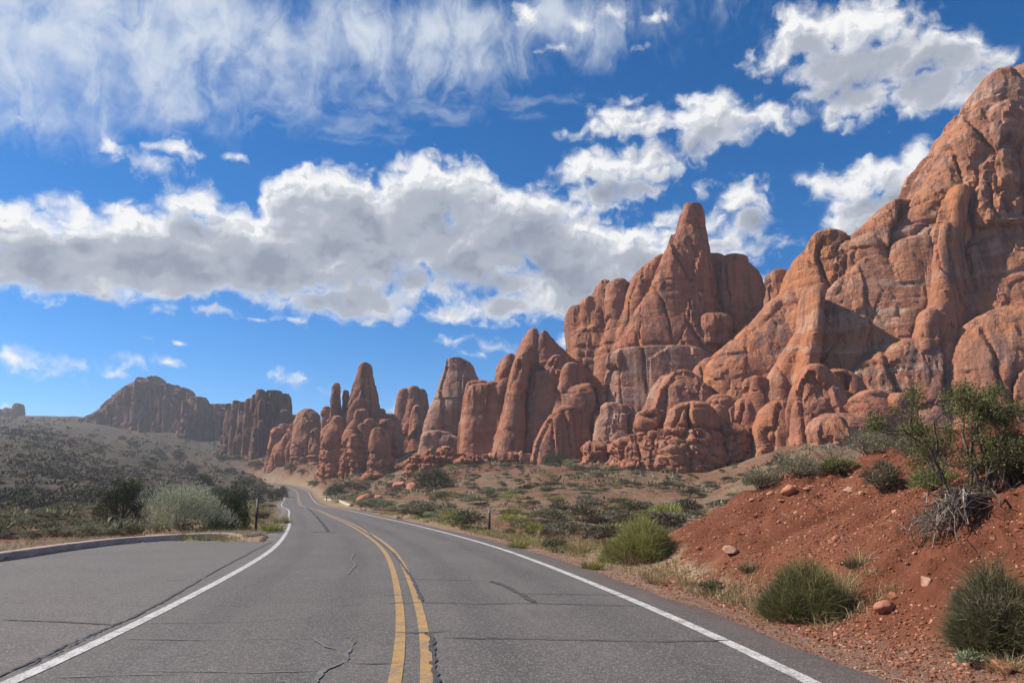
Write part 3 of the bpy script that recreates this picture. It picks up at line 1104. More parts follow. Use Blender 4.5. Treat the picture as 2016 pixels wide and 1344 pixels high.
def build_ground():
    fan = np.arange(-48, 48.01, 0.2)
    ang = np.concatenate([np.arange(-180, -48, 4.0), fan, np.arange(52, 180, 4.0)])
    rad = np.concatenate([1.2 * (5 / 1.2) ** np.linspace(0, 1, 24, endpoint=False), 5 * (24 / 5) ** np.linspace(0, 1, 190, endpoint=False), 24 * (9500 / 24) ** np.linspace(0, 1, 260)])
    A, R = np.meshgrid(np.radians(ang), rad, indexing='ij')
    X, Y = R * np.sin(A), R * np.cos(A)
    Z = height(X, Y)
    i0 = int(np.argmin(np.abs(ang + 48)))
    HG.update(a=fan, r=rad, z=height(X[i0:i0 + len(fan)], Y[i0:i0 + len(fan)], lower=False))
    na, nr = A.shape
    V = np.concatenate([np.stack([X, Y, Z], -1).reshape(-1, 3), [[0, 0, -0.12]]])
    i = np.arange(na)[:, None]; j = np.arange(nr - 1)[None]
    i2 = (i + 1) % na
    Q = np.stack([i * nr + j, i * nr + j + 1, i2 * nr + j + 1, i2 * nr + j], -1).reshape(-1, 4)
    ii = np.arange(na)
    T = np.stack([np.full(na, na * nr), ii * nr, ((ii + 1) % na) * nr], 1)
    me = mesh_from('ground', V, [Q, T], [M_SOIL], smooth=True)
    x, y = V[:, 0], V[:, 1]
    d, rz = road_near(x, y)
    n1 = fbm(V * [0.12, 0.12, 0] , 3, 40)
    right = (d > 0)
    red = np.clip(sstep(x, 3.2, 4.4) * sstep(y, 27, 20) + 0.85 * sstep(n1, -0.15, 0.25) * np.where(right, 1, .5), 0, 1)
    dry = np.clip(sstep(np.abs(d), 9.5, 5.5) * 0.9 * np.where(right, sstep(y, 9.0, 15.0), 1) + sstep(poly_dist(x, y, KERB_C), 5, 0.5) * 0.9, 0, 1) * (1 - 0.95 * sstep(x, 3.5, 4.3) * sstep(y, 22, 19))
    mid = sstep(y, 30, 50) * sstep(y, 170, 120) * (x > -30) * right * 0.42
    dry = np.maximum(dry, mid)
    grav = sstep(np.abs(d) + 0.5 * fbm(V * [1.2, 1.2, 0], 3, 44), 5.6, 4.4) * 0.85
    at_ = me.attributes.new('soil', 'FLOAT_VECTOR', 'POINT')
    at_.data.foreach_set('vector', np.stack([red, dry, grav], 1).astype(np.float32).ravel())
    rr = np.hypot(x, y)
    cover_shade = np.where((d < 0) & (y < 260), 0.95 * sstep(rr, 34, 60) * sstep(x + 0.30 * y, 15, -20), np.maximum(0.30 * sstep(rr, 40, 80), 0.95 * sstep(x + 0.345 * y, 12, -14) * sstep(y, 150, 260))) * sstep(rr, 2500, 900)  # scrub share, near full on the left hillside to paint its shade
    ca = me.attributes.new('cover_shade', 'FLOAT', 'POINT')
    ca.data.foreach_set('value', cover_shade.astype(np.float32))
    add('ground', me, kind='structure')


build_ground()


# ------------------------------------------------------------------ road
def asphalt_mat(name, base, crack=1.0):
    m, t, bs = new_mat(name)
    tc = t.node('ShaderNodeTexCoord')
    P = tc.outputs['Object']
    uv = t.node('ShaderNodeAttribute', attribute_name='road_uv').outputs['Vector']
    s = t.sep(uv)
    big = t.noise(P, 0.35, 4, 0.6)
    grain = t.noise(P, 55.0, 3, 0.7)
    vo = t.node('ShaderNodeTexVoronoi')
    t.put(vo.inputs['Vector'], P)
    vo.inputs['Scale'].default_value = 70.0
    col = t.mix(t.step(big, 0.3, 0.7), tuple(c * 0.9 for c in base), tuple(c * 1.1 for c in base))
    # worn wheel tracks, along the road
    off = s[0]
    tr = None
    for c in (-2.55, -0.95, 0.95, 2.55):
        w = t.step(t.math('ABSOLUTE', t.math('SUBTRACT', off, c)), 0.5, 0.05)
        tr = w if tr is None else t.math('MAXIMUM', tr, w)
    col = t.mix(t.math('MULTIPLY', tr, t.step(t.noise(t.vec('MULTIPLY', uv, (1.2, 0.12, 1)), 1.0, 5, 0.65), 0.3, 0.7, 0.20, 0.75)), col, tuple(c * 0.62 for c in base))
    stain = t.noise(t.vec('MULTIPLY', uv, (1.5, 0.2, 1.0)), 1.0, 5, 0.65)
    col = t.mix(t.step(stain, 0.52, 0.70, 0, 0.45), col, tuple(c * 1.4 for c in base))
    oil = t.math('MULTIPLY', t.step(t.noise(t.vec('MULTIPLY', uv, (2.2, 0.9, 1)), 1.0, 6, 0.7), 0.56, 0.70), t.step(t.math('ABSOLUTE', t.math('SUBTRACT', t.math('ABSOLUTE', off), 1.7)), 1.1, 0.1))
    col = t.mix(t.math('MULTIPLY', oil, 0.55), col, tuple(c * 0.5 for c in base))
    mot = t.noise(P, 6.0, 5, 0.7)
    col = t.mix(t.step(mot, 0.35, 0.7, 0, 0.28), col, tuple(c * 0.62 for c in base))
    col = t.mix(t.step(grain, 0.4, 0.8, 0, 0.55), col, tuple(c * 0.45 for c in base))
    col = t.mix(t.math('MULTIPLY', t.step(t.sep(vo.outputs['Color'])[0], 0.80, 0.86), 0.6), col, tuple(min(1, c * 2.4) for c in base))
    # blown red dust along the right edge
    dust = t.math('MULTIPLY', t.step(off, 3.3, 4.3), t.step(t.noise(P, 2.2, 5, 0.7), 0.3, 0.7))
    col = t.mix(t.math('MULTIPLY', dust, 0.6), col, (0.25, 0.13, 0.085))
    t.put(bs.inputs['Base Color'], col)
    t.put(bs.inputs['Roughness'], t.step(tr, 0, 1, 0.82, 0.72))
    bs.inputs['Specular IOR Level'].default_value = 0.3
    bm = t.node('ShaderNodeBump')
    bm.inputs['Strength'].default_value = 0.5
    bm.inputs['Distance'].default_value = 0.006
    t.put(bm.inputs['Height'], t.math('ADD', vo.outputs['Distance'], grain))
    t.put(bs.inputs['Normal'], bm.outputs[0])
    return m


M_ASPH = asphalt_mat('road_asphalt', (0.108, 0.102, 0.096))
M_ASPH2 = asphalt_mat('bay_asphalt', (0.118, 0.111, 0.104))


def paint_mat(name, col, wear):
    m, t, bs = new_mat(name)
    tc = t.node('ShaderNodeTexCoord')
    P = tc.outputs['Object']
    w = t.step(t.math('ADD', t.math('MULTIPLY', t.noise(P, 40.0, 4, 0.7), 0.6), t.math('MULTIPLY', t.noise(P, 5.0, 5, 0.7), 0.55)), 0.52, 0.68, 0.0, wear)
    c = t.mix(t.noise(P, 1.2, 3, 0.6), tuple(x * 0.86 for x in col), col)
    t.put(bs.inputs['Base Color'], t.mix(w, c, (0.15, 0.14, 0.13)))
    bs.inputs['Roughness'].default_value = 0.7
    return m


M_WHITE = paint_mat('white_paint', (0.56, 0.56, 0.545), 0.8)
M_YELLOW = paint_mat('yellow_paint', (0.43, 0.25, 0.065), 0.85)
M_TAR = simple_mat('crack_tar', (0.058, 0.056, 0.054), 0.55, 0.3, 9.0, 0.4)
M_TAR_PALE = simple_mat('sheen_tar', (0.135, 0.133, 0.128), 0.6, 0.2, 6.0, 0.4)  # crack tar with sky reflection painted in as a paler colour
M_CONC = simple_mat('kerb_concrete', (0.42, 0.31, 0.25), 0.9, 0.18, 2.5, 0.2, 0.5, 30)


def ribbon(name, L, R, mat, parent=None, kind=None, uvs=None, label=None):
    n = len(L)
    V = np.concatenate([L, R])
    i = np.arange(n - 1)
    Q = np.stack([i, i + n, i + n + 1, i + 1], 1)
    me = mesh_from(name, V, Q, [mat])
    if uvs is not None:
        a = me.attributes.new('road_uv', 'FLOAT_VECTOR', 'POINT')
        a.data.foreach_set('vector', np.asarray(uvs, np.float32).ravel())
    return add(name, me, parent, kind=kind, label=label)


def build_road():
    n = len(ROAD_C)
    arc = np.concatenate([[0], np.cumsum(np.linalg.norm(np.diff(ROAD_C[:, :2], axis=0), axis=1))])
    y = ROAD_C[:, 1]
    wob = 0.10 * fbm(np.stack([arc / 1.3, arc * 0, arc * 0], 1), 3, 3)
    offs = [-4.15 + 0 * arc, -3.2 + 0 * arc, -1.7 + 0 * arc, 0 * arc, 1.7 + 0 * arc, 3.2 + 0 * arc, 4.02 + wob * 1.5]
    rows = [road_line(o) for o in offs]
    rows.insert(0, road_line(-4.25 + 0 * arc, -0.14)); offs.insert(0, -4.25 + 0 * arc)
    rows.append(road_line(offs[-1] + 0.22, -0.14)); offs.append(offs[-1] + 0.22)
    V = np.concatenate(rows)
    m = len(rows)
    a, b = np.meshgrid(np.arange(m - 1), np.arange(n - 1), indexing='ij')
    Q = np.stack([a * n + b, (a + 1) * n + b, (a + 1) * n + b + 1, a * n + b + 1], -1).reshape(-1, 4)
    me = mesh_from('road', V, Q, [M_ASPH])
    uv = np.concatenate([np.stack([o, arc, 0 * arc], 1) for o in offs])
    at_ = me.attributes.new('road_uv', 'FLOAT_VECTOR', 'POINT')
    at_.data.foreach_set('vector', uv.astype(np.float32).ravel())
    road = add('road', me, kind='structure')
    for (c, w, mat, nm) in ((-ROAD_HALF, 0.075, M_WHITE, 'edge_line'), (ROAD_HALF, 0.075, M_WHITE, 'edge_line'),
                            (-0.135, 0.058, M_YELLOW, 'centre_line'), (0.135, 0.058, M_YELLOW, 'centre_line')):
        ribbon(nm, road_line(c - w, 0.006), road_line(c + w, 0.006), mat, road)
    return road, arc


ROAD, ARC = build_road()


def build_bay():
    k = KERB_C
    # fan of quads from the road edge to the kerb
    inner = road_line(-ROAD_HALF - 0.12)[:, :2]
    ys = np.linspace(-24, 27.4, 90)
    # kerb as a function of y on its outer run
    ko = k[:np.argmax(k[:, 1])]
    xi = np.interp(ys, ROAD_C[:, 1], inner[:, 0])
    xo = np.interp(ys, ko[:, 1], ko[:, 0])
    S = np.linspace(0, 1, 14)
    V = np.stack([xi[:, None] + (xo - xi)[:, None] * S[None], np.repeat(ys[:, None], 14, 1), np.full((90, 14), 0.004)], -1)
    uv = np.stack([-9 - 0 * V[..., 0], V[..., 1], 0 * V[..., 0]], -1)
    V = V.reshape(-1, 3)
    a, b = np.meshgrid(np.arange(89), np.arange(13), indexing='ij')
    Q = np.stack([a * 14 + b, (a + 1) * 14 + b, (a + 1) * 14 + b + 1, a * 14 + b + 1], -1).reshape(-1, 4)[:, ::-1]
    # close the rounded far end
    me = mesh_from('lay_by', V, Q, [M_ASPH2])
    a_ = me.attributes.new('road_uv', 'FLOAT_VECTOR', 'POINT')
    a_.data.foreach_set('vector', uv.astype(np.float32).ravel())
    bay = add('lay_by', me, kind='structure')
    e = k[np.argmax(k[:, 1]) - 12:]
    return bay


BAY = build_bay()


def sweep(path, prof, closed_ends=True):
    """profile (offset to the left, height) swept along a plan path (x, y, z)"""
    path = np.asarray(path, float)
    t = np.gradient(path[:, :2], axis=0); t /= np.linalg.norm(t, axis=1)[:, None]
    nl = np.stack([-t[:, 1], t[:, 0]], 1)
    m, n = len(prof), len(path)
    V = np.zeros((n, m, 3))
    for j, (o, zz) in enumerate(prof):
        V[:, j, :2] = path[:, :2] + nl * o
        V[:, j, 2] = path[:, 2] + zz
    a, b = np.meshgrid(np.arange(n - 1), np.arange(m - 1), indexing='ij')
    Q = np.stack([a * m + b, a * m + b + 1, (a + 1) * m + b + 1, (a + 1) * m + b], -1).reshape(-1, 4)
    return V.reshape(-1, 3), Q


def build_kerb():
    # 3 m concrete lengths with a narrow joint between them
    k = KERB_C
    s = np.concatenate([[0], np.cumsum(np.linalg.norm(np.diff(k, axis=0), axis=1))])
    L = s[-1]
    root = bpy.data.objects.new('kerb', None)
    COL.objects.link(root)
    root['label'] = 'low curved pinkish concrete kerb round the lay-by on the left of the road'
    root['category'] = 'kerb'
    root.location = (-12.5, 14, 0)
    prof = [(-0.02, -0.12), (0.0, 0.15), (0.03, 0.185), (0.07, 0.2), (0.27, 0.2), (0.30, 0.18), (0.31, -0.1)]
    pos = 0.0
    while pos < L - 0.2:
        e = min(pos + 3.05, L)
        u = np.linspace(pos, e - 0.012, 9)
        p = np.stack([np.interp(u, s, k[:, 0]), np.interp(u, s, k[:, 1]), np.zeros(9)], 1)
        taper = np.clip((L - u) / 2.2, 0.12, 1)
        V, Q = sweep(p, prof)
        V = V.reshape(9, len(prof), 3)
        V[:, :, 2] = np.where(V[:, :, 2] > 0, V[:, :, 2] * taper[:, None], V[:, :, 2])
        V = V.reshape(-1, 3) - np.array([-12.5, 14, 0])
        m = len(prof)
        caps = [np.arange(m)[::-1], np.arange(m) + 8 * m]
        me = mesh_from('kerb_stone', V, [Q, np.array(caps)], [M_CONC])
        add('kerb_stone', me, root)
        pos = e


build_kerb()


# ------------------------------------------------------------------ rock formations
def formation(name, base, label, cat='rock formation', group=None):
    o = bpy.data.objects.new(name, None)
    COL.objects.link(o)
    o.location = base
    o['label'] = label
    o['category'] = cat
    if group:
        o['group'] = group
    return o


NTRI = 0


def rock(name, root, lobes, mat, h, k=0.8, seed=1, label=None, **kw):
    global NTRI
    h *= 1.10
    V, Q = body(lobes, h, k)
    V, cellr = weather(V, Q, h, seed, **kw)
    gz = height_fast(V[:, 0], V[:, 1])
    Q = Q[(V[Q, 2] > gz[Q] - 1.5).any(1)]
    base = np.array(root.location) if root is not None else np.zeros(3)
    used = np.unique(Q); remap = np.full(len(V), -1, np.int64); remap[used] = np.arange(len(used))
    V = V[used]; cellr = cellr[used]; Q = remap[Q]
    me = mesh_from(name, V - base, Q, [mat], smooth=True)
    me.set_sharp_from_angle(angle=math.radians(30))
    NTRI += 2 * len(Q)
    at_ = me.attributes.new('spall', 'FLOAT', 'POINT')
    at_.data.foreach_set('value', np.asarray(cellr, np.float32))
    o = add(name, me, root)
    if label:
        o['label'] = label
    return o


def build_rocks():
    L = Lobe
    # ---- the great cliff on the right
    c = formation('cliff', (75, 135, 8), 'huge orange sandstone cliff rising to a double summit at the right edge', 'cliff')
    rock('main_wall', c, [
        L([(205, 1925, 2100), (215, 1912, 2200), (250, 1898, 2320), (300, 1860, 2330), (360, 1826, 2340), (420, 1782, 2350), (445, 1735, 2360), (485, 1665, 2370), (505, 1612, 2380), (540, 1572, 2390), (590, 1545, 2400), (650, 1522, 2400), (780, 1500, 2410), (930, 1480, 2420)], 152, 0.2, 9, 11, rot=-20, n=5.0, cap=0.6, lean=0.10, sm=4),
    ], M_CLIFF, 0.46, 0.9, 10, amp=0.95, joints=0.9, spall=1.3, slab=11)
    rock('summit_wall', c, [
        L([(172, 1936, 1957), (178, 1925, 1968), (196, 1915, 1982), (245, 1896, 2030), (300, 1856, 2080), (360, 1822, 2130), (420, 1780, 2190), (470, 1748, 2240), (600, 1690, 2300), (780, 1650, 2360), (930, 1630, 2380)], 146, 0.30, 8, 14, rot=-10, n=2.8, cap=0.6, sm=4),
        L([(160, 1982, 2002), (167, 1966, 2018), (195, 1957, 2045), (245, 1948, 2100), (330, 1940, 2180), (600, 1900, 2350), (930, 1860, 2420)], 151, 0.4, 8, 13, rot=-6, n=2.6, cap=0.6, sm=4),
        L([(208, 1958, 1974), (216, 1948, 1986), (260, 1942, 1992), (330, 1934, 2000), (420, 1925, 2005)], 139, 1.0, 3, 5, cap=.8),
    ], M_VARNISH_WALL, 0.46, 0.9, 11, amp=0.9, joints=1.0, spall=1.3, slab=12)
    rock('front_buttress', c, [
        L([(232, 2036, 2130), (245, 2000, 2180), (290, 1962, 2230), (360, 1928, 2300), (440, 1896, 2340), (520, 1868, 2370), (620, 1842, 2390), (720, 1828, 2400), (830, 1816, 2410), (930, 1800, 2420)], 133, 0.22, 6, 10, rot=-26, n=3.0, cap=1.4, lean=0.14, sm=5),
        L([(590, 1990, 2110), (640, 1930, 2200), (720, 1880, 2270), (830, 1850, 2320), (930, 1830, 2330)], 128, 0.3, 6, 10, rot=-30, n=2.6, cap=4, lean=0.22),
    ], M_CLIFF, 0.40, 1.8, 12, amp=0.9, joints=0.8, spall=1.25, slab=12)
    rock('pinnacle', c, [
        L([(360, 1893, 1905), (370, 1886, 1912), (420, 1876, 1906), (470, 1868, 1900), (540, 1866, 1898), (640, 1856, 1900), (760, 1846, 1900), (930, 1840, 1900)], 138.0, 1.2, 2, 4, cap=0.6, lean=0.05, sm=5),
        L([(436, 1862, 1872), (448, 1854, 1878), (500, 1847, 1880), (550, 1842, 1880), (620, 1830, 1882), (720, 1815, 1885), (930, 1800, 1885)], 138.5, 1.2, 2, 4.5, cap=0.6, lean=0.04, sm=5),
        L([(612, 1818, 1836), (622, 1812, 1840), (680, 1806, 1842), (760, 1798, 1846), (930, 1790, 1850)], 137.5, 1.0, 2, 5, cap=0.6, sm=5),
    ], M_CLIFF, 0.34, 0.5, 13, amp=0.55, joints=0.5, spall=1.3, slab=12)
    rock('shield_wall', c, [
        L([(503, 1730, 1752), (510, 1712, 1766), (540, 1675, 1790), (570, 1640, 1812), (600, 1622, 1826), (690, 1606, 1842), (760, 1600, 1852), (860, 1590, 1860), (930, 1580, 1870)], 146, 0.30, 7, 11, rot=-22, n=2.8, cap=0.9, lean=0.12, sm=5),
        L([(484, 1772, 1812), (494, 1750, 1832), (540, 1735, 1850), (600, 1735, 1860), (700, 1730, 1880), (930, 1720, 1900)], 149, 0.5, 8, 12, rot=-20, n=2.6, cap=1.2, sm=5),
        L([(668, 1800, 1860), (684, 1750, 1880), (708, 1712, 1890), (740, 1684, 1900), (800, 1672, 1910), (930, 1662, 1920)], 139.5, 0.4, 7, 10, rot=-24, n=2.6, cap=1.6, lean=0.16, sm=5),
    ], M_VARNISH_WALL, 0.40, 0.9, 14, amp=0.85, joints=0.8, spall=1.25, slab=12)
    rock('left_shoulder', c, [
        L([(478, 1606, 1640), (484, 1597, 1650), (500, 1592, 1690), (530, 1586, 1730), (580, 1570, 1750), (700, 1560, 1770), (930, 1540, 1790)], 160, 0.5, 9, 14, rot=-20, n=2.8, cap=0.7, sm=5),
        L([(420, 1748, 1785), (436, 1722, 1800), (470, 1682, 1820), (500, 1648, 1830), (560, 1636, 1840), (700, 1620, 1850), (930, 1610, 1850)], 154, 0.42, 9, 14, rot=-20, n=2.8, cap=0.9, sm=5),
        L([(514, 1570, 1600), (526, 1556, 1614), (560, 1545, 1630), (620, 1532, 1650), (720, 1505, 1670), (930, 1480, 1690)], 165, 0.6, 9, 13, rot=-10, n=2.6, cap=0.9, sm=5),
        L([(536, 1520, 1540), (541, 1514, 1547), (565, 1508, 1548), (600, 1508, 1552), (660, 1508, 1565), (720, 1500, 1580), (930, 1490, 1590)], 171, 1.1, 3, 6, cap=0.5, sm=5),
    ], M_CLIFF, 0.48, 0.9, 15, amp=0.95, spall=1.2, slab=12)
    rock('narrow_fin', c, [
        L([(574, 1594, 1608), (578, 1586, 1613), (640, 1581, 1608), (700, 1572, 1604), (780, 1556, 1596), (860, 1545, 1585), (930, 1535, 1585)], 147, 3.0, 6, 8, rot=-6, n=3.0, cap=0.4, sm=5),
        L([(652, 1584, 1598), (660, 1566, 1604), (700, 1540, 1602), (760, 1505, 1592), (840, 1480, 1580), (930, 1460, 1580)], 151, 0.5, 5, 9, rot=-14, n=2.4, cap=0.9, sm=5),
    ], M_CLIFF, 0.36, 0.9, 16, amp=0.55, joints=0.4, slab=12)
    rock('sloping_apron', c, [
        L([(575, 1550, 1590), (600, 1525, 1610), (640, 1488, 1620), (690, 1425, 1620), (720, 1405, 1620), (780, 1395, 1620), (930, 1375, 1620)], 158, 0.36, 8, 12, rot=-16, n=2.6, cap=2.0, lean=0.25, sm=5),
    ], M_CLIFF, 0.44, 1.2, 17, amp=0.8, joints=0.5, strata=2.0, slab=12)

    # ---- the tower with the blunt spire
    c = formation('tower', (45, 192, 9), 'tall sandstone tower with one blunt finger spire in the middle of the picture', 'rock tower')
    rock('spire', c, [
        L([(415, 1346, 1377), (418, 1343, 1380), (446, 1337, 1384), (475, 1325, 1388), (505, 1312, 1392), (540, 1298, 1397), (580, 1278, 1404), (620, 1250, 1410), (660, 1228, 1415), (700, 1212, 1420), (760, 1198, 1425), (830, 1184, 1430), (930, 1165, 1436)], 190, 0.5, 5.5, 13, rot=-10, n=2.8, cap=0.15, sm=4),
    ], M_FIN, 0.42, 1.2, 21, amp=0.75, joints=0.9, spall=1.3)
    rock('banded_wall', c, [
        L([(688, 1225, 1360), (694, 1208, 1392), (780, 1190, 1420), (850, 1178, 1436), (930, 1160, 1450)], 185, 0.22, 7, 9, rot=-12, n=3.0, cap=0.6, lean=0.06, sm=5),
    ], M_PALE_WALL, 0.42, 0.8, 25, amp=0.6, joints=1.1, spall=1.1, strata=1.5)
    rock('buttress', c, [
        L([(795, 1196, 1216), (802, 1187, 1244), (840, 1176, 1276), (880, 1168, 1296), (930, 1160, 1310)], 176, 0.4, 5, 7, rot=-14, n=2.5, cap=0.8, lean=0.12, sm=5),
        L([(740, 1306, 1330), (770, 1286, 1326), (820, 1262, 1318), (870, 1245, 1312), (930, 1235, 1310)], 176.5, 0.6, 4, 7, rot=-14, n=2.3, cap=0.8, lean=0.08, sm=5),
    ], M_PALE_WALL, 0.38, 0.9, 22, amp=0.65, joints=1.2)
    rock('right_dome', c, [
        L([(532, 1400, 1465), (545, 1392, 1482), (580, 1388, 1503), (620, 1390, 1518), (650, 1385, 1520), (700, 1380, 1535), (760, 1378, 1550), (930, 1370, 1580)], 196, 0.7, 9, 13, rot=-8, n=2.3, cap=1.2),
        L([(504, 1394, 1415), (510, 1390, 1422), (560, 1388, 1425)], 194, 1.5, cap=0.6),
        L([(505, 1428, 1455), (512, 1420, 1462), (530, 1415, 1466), (570, 1412, 1470)], 193, 1.2, cap=0.7),
        L([(620, 1385, 1420), (628, 1378, 1432), (648, 1376, 1436), (658, 1380, 1428)], 184, 0.9, 2.5, cap=0.8),
    ], M_FIN, 0.42, 0.7, 23, amp=0.8, joints=0.7)
    rock('left_shoulder', c, [
        L([(515, 1292, 1308), (522, 1270, 1308), (545, 1248, 1306), (580, 1232, 1300), (640, 1216, 1290), (700, 1200, 1280), (930, 1180, 1270)], 204, 1.0, 8, 12, n=2.2, cap=1.0),
        L([(563, 1200, 1228), (572, 1190, 1234), (610, 1186, 1238), (660, 1186, 1240), (700, 1170, 1245), (760, 1160, 1250), (930, 1150, 1250)], 209, 1.3, 8, 12, n=2.4, cap=0.8),
        L([(562, 1180, 1195), (575, 1168, 1198), (620, 1162, 1200), (690, 1152, 1202), (930, 1140, 1205)], 212, 1.4, 7, 10, n=2.3, cap=0.7),
        L([(594, 1150, 1168), (602, 1138, 1172), (640, 1132, 1180), (690, 1128, 1190), (930, 1110, 1200)], 213, 1.3, 7, 10, n=2.3, cap=0.7),
        L([(655, 1130, 1285), (680, 1122, 1290), (760, 1118, 1290), (930, 1100, 1290)], 213, 0.2, 8, 12, n=3.5, cap=1.0),
        L([(610, 1125, 1150), (618, 1114, 1156), (650, 1111, 1165), (690, 1117, 1175), (720, 1122, 1190), (740, 1120, 1200), (930, 1100, 1210)], 215, 1.2, 7, 10, n=2.4, cap=0.7),
    ], M_FIN, 0.45, 0.8, 24, amp=0.75, joints=0.5)

    # ---- knobs and boulder-like domes at the foot of tower and cliff
    c = formation('knob_cluster', (50, 155, 8), 'cluster of rounded orange rock knobs at the foot of the tower and cliff', 'rock formation')
    KN = [
        ([(735, 1332, 1352), (745, 1318, 1366), (770, 1306, 1382), (800, 1300, 1392), (840, 1298, 1400), (930, 1290, 1410)], 160, 0.9, 31),
        ([(711, 1392, 1416), (720, 1380, 1424), (750, 1368, 1428), (790, 1366, 1440), (930, 1360, 1450)], 166, 0.8, 32),
        ([(722, 1412, 1444), (735, 1408, 1464), (765, 1410, 1472), (800, 1412, 1474), (930, 1405, 1480)], 162, 0.8, 33),
        ([(783, 1405, 1426), (792, 1394, 1442), (820, 1390, 1452), (850, 1392, 1456), (930, 1392, 1462)], 153, 1.0, 34),
        ([(790, 1455, 1480), (800, 1448, 1488), (840, 1450, 1492), (930, 1448, 1500)], 151, 1.2, 35),
        ([(748, 1474, 1500), (765, 1472, 1520), (790, 1474, 1528), (830, 1482, 1530), (870, 1480, 1535), (930, 1480, 1540)], 150, 0.9, 36),
        ([(795, 1518, 1540), (810, 1506, 1560), (840, 1502, 1582), (862, 1504, 1592), (885, 1510, 1596), (930, 1500, 1600)], 141, 0.9, 37),
        ([(722, 1590, 1612), (735, 1582, 1622), (770, 1572, 1646), (810, 1566, 1668), (850, 1568, 1680), (930, 1560, 1690)], 126, 0.8, 38),
        ([(735, 1630, 1655), (755, 1634, 1690), (775, 1650, 1708), (800, 1660, 1715), (930, 1650, 1720)], 129, 0.7, 39),
        ([(776, 1700, 1728), (785, 1684, 1742), (810, 1670, 1762), (835, 1668, 1778), (870, 1672, 1788), (930, 1665, 1790)], 121, 0.8, 40),
        ([(780, 1752, 1772), (795, 1745, 1785), (820, 1748, 1790), (850, 1755, 1792)], 119, 1.0, 42),
        ([(822, 1622, 1660), (830, 1610, 1690), (850, 1604, 1712), (870, 1608, 1720), (895, 1606, 1720), (930, 1600, 1720)], 115, 0.8, 41),
    ]
    for rows, Y, d, sd in KN:
        rows = [(py - (4 if k == 0 else 2), (xl + xr) / 2 - (xr - xl) * .58 + (rows[-1][0] - py) * .0, (xl + xr) / 2 + (xr - xl) * .58) for k, (py, xl, xr) in enumerate(rows)]
        rock('knob', c, [Lobe(rows, Y + (9 if Y < 135 else 0), d, 2.5, 9, n=2.6, cap=1.0)], M_KNOB, 0.32, 0.8, sd, amp=0.62, joints=1.0, strata=1.1, rough=1.5, spall=1.5)
    rock('bedded_foot', c, [
        L([(806, 1268, 1290), (815, 1256, 1296), (835, 1250, 1294), (850, 1244, 1284), (866, 1240, 1272)], 151, 0.9, cap=0.7),
        L([(858, 1246, 1290), (875, 1236, 1310), (930, 1225, 1325)], 152, 0.8, 3, 7, cap=0.8),
        L([(795, 1345, 1376), (803, 1328, 1394), (825, 1318, 1408), (842, 1314, 1412), (852, 1300, 1410), (880, 1294, 1418), (905, 1288, 1422), (935, 1280, 1425)], 147, 0.75, 4, 9, n=2.5, cap=0.9),
        L([(848, 1282, 1310), (870, 1270, 1330), (935, 1262, 1340)], 149, 0.8, 3, 7, cap=0.8),
    ], M_KNOB, 0.29, 0.7, 43, amp=0.62, joints=1.2, strata=1.3, rough=1.5, ledge=float(at(1350, 846, 147)[2]))
    rock('bedded_foot', c, [
        L([(842, 1392, 1462), (852, 1388, 1540), (868, 1388, 1560), (890, 1385, 1595), (935, 1380, 1620)], 148, 0.3, 5, 8, n=2.8, cap=0.6),
        L([(872, 1160, 1250), (880, 1154, 1265), (935, 1145, 1280)], 166, 0.3, 4, 6, n=2.8, cap=0.6),
        L([(868, 1216, 1240), (876, 1208, 1246), (935, 1202, 1250)], 160, 0.8, 3, 6, n=2.6, cap=0.6),
    ], M_KNOB, 0.30, 0.5, 44, amp=0.6, joints=1.2, strata=1.6, rough=1.4, ledge=40.0)

    # ---- broken ledge by the road bend
    c = formation('rock_ledge', (-20, 185, 5), 'low broken ledge of dark red blocks below the flat topped fin', 'rock ledge')
    rock('ledge', c, [
        L([(893, 822, 930), (897, 812, 952), (912, 806, 960), (930, 800, 965), (960, 795, 970)], 190, 0.25, 4, 7, rot=-8, n=2.8, cap=0.5),
        L([(886, 838, 850), (896, 832, 862), (920, 828, 868)], 186, 0.9, cap=0.5),
        L([(880, 868, 886), (892, 860, 900), (925, 856, 905)], 188, 0.8, cap=0.5),
        L([(900, 905, 925), (908, 900, 940), (935, 896, 945)], 185, 0.8, cap=0.5),
    ], M_KNOB, 0.36, 0.4, 301, amp=0.8, joints=1.0, ledge=60.0, rough=1.4)
    for i, (px, py, w, hh, Y) in enumerate([(786, 962, 34, 24, 0), (812, 962, 28, 26, 0), (832, 940, 22, 16, 0), (770, 978, 16, 9, 0), (722, 992, 30, 22, 0), (735, 985, 26, 40, 0), (716, 985, 14, 26, 0), (860, 948, 14, 10, 0), (1270, 896, 16, 14, 0), (1200, 905, 18, 16, 0), (1120, 905, 18, 18, 0), (1162, 905, 18, 26, 0)]):
        pass

    # ---- twin peaked fin left of the tower
    c = formation('twin_peak_fin', (8, 198, 9), 'smooth red fin with twin pointed peaks just left of the tall tower', 'rock fin')
    rock('peak', c, [
        L([(655, 1040, 1047), (664, 1034, 1053), (685, 1024, 1060), (710, 1010, 1062), (760, 996, 1060), (820, 984, 1058), (870, 974, 1056), (930, 966, 1056)], 199, 1.0, 7, 10, rot=10, n=2.5, cap=0.5, sm=5),
        L([(690, 1026, 1040), (720, 1012, 1040), (800, 996, 1034), (880, 988, 1030), (930, 984, 1028)], 191, 1.3, 4, 7, n=2.4, cap=2.0, lean=0.05),
    ], M_FIN, 0.45, 0.6, 51, amp=0.6, joints=0.6)
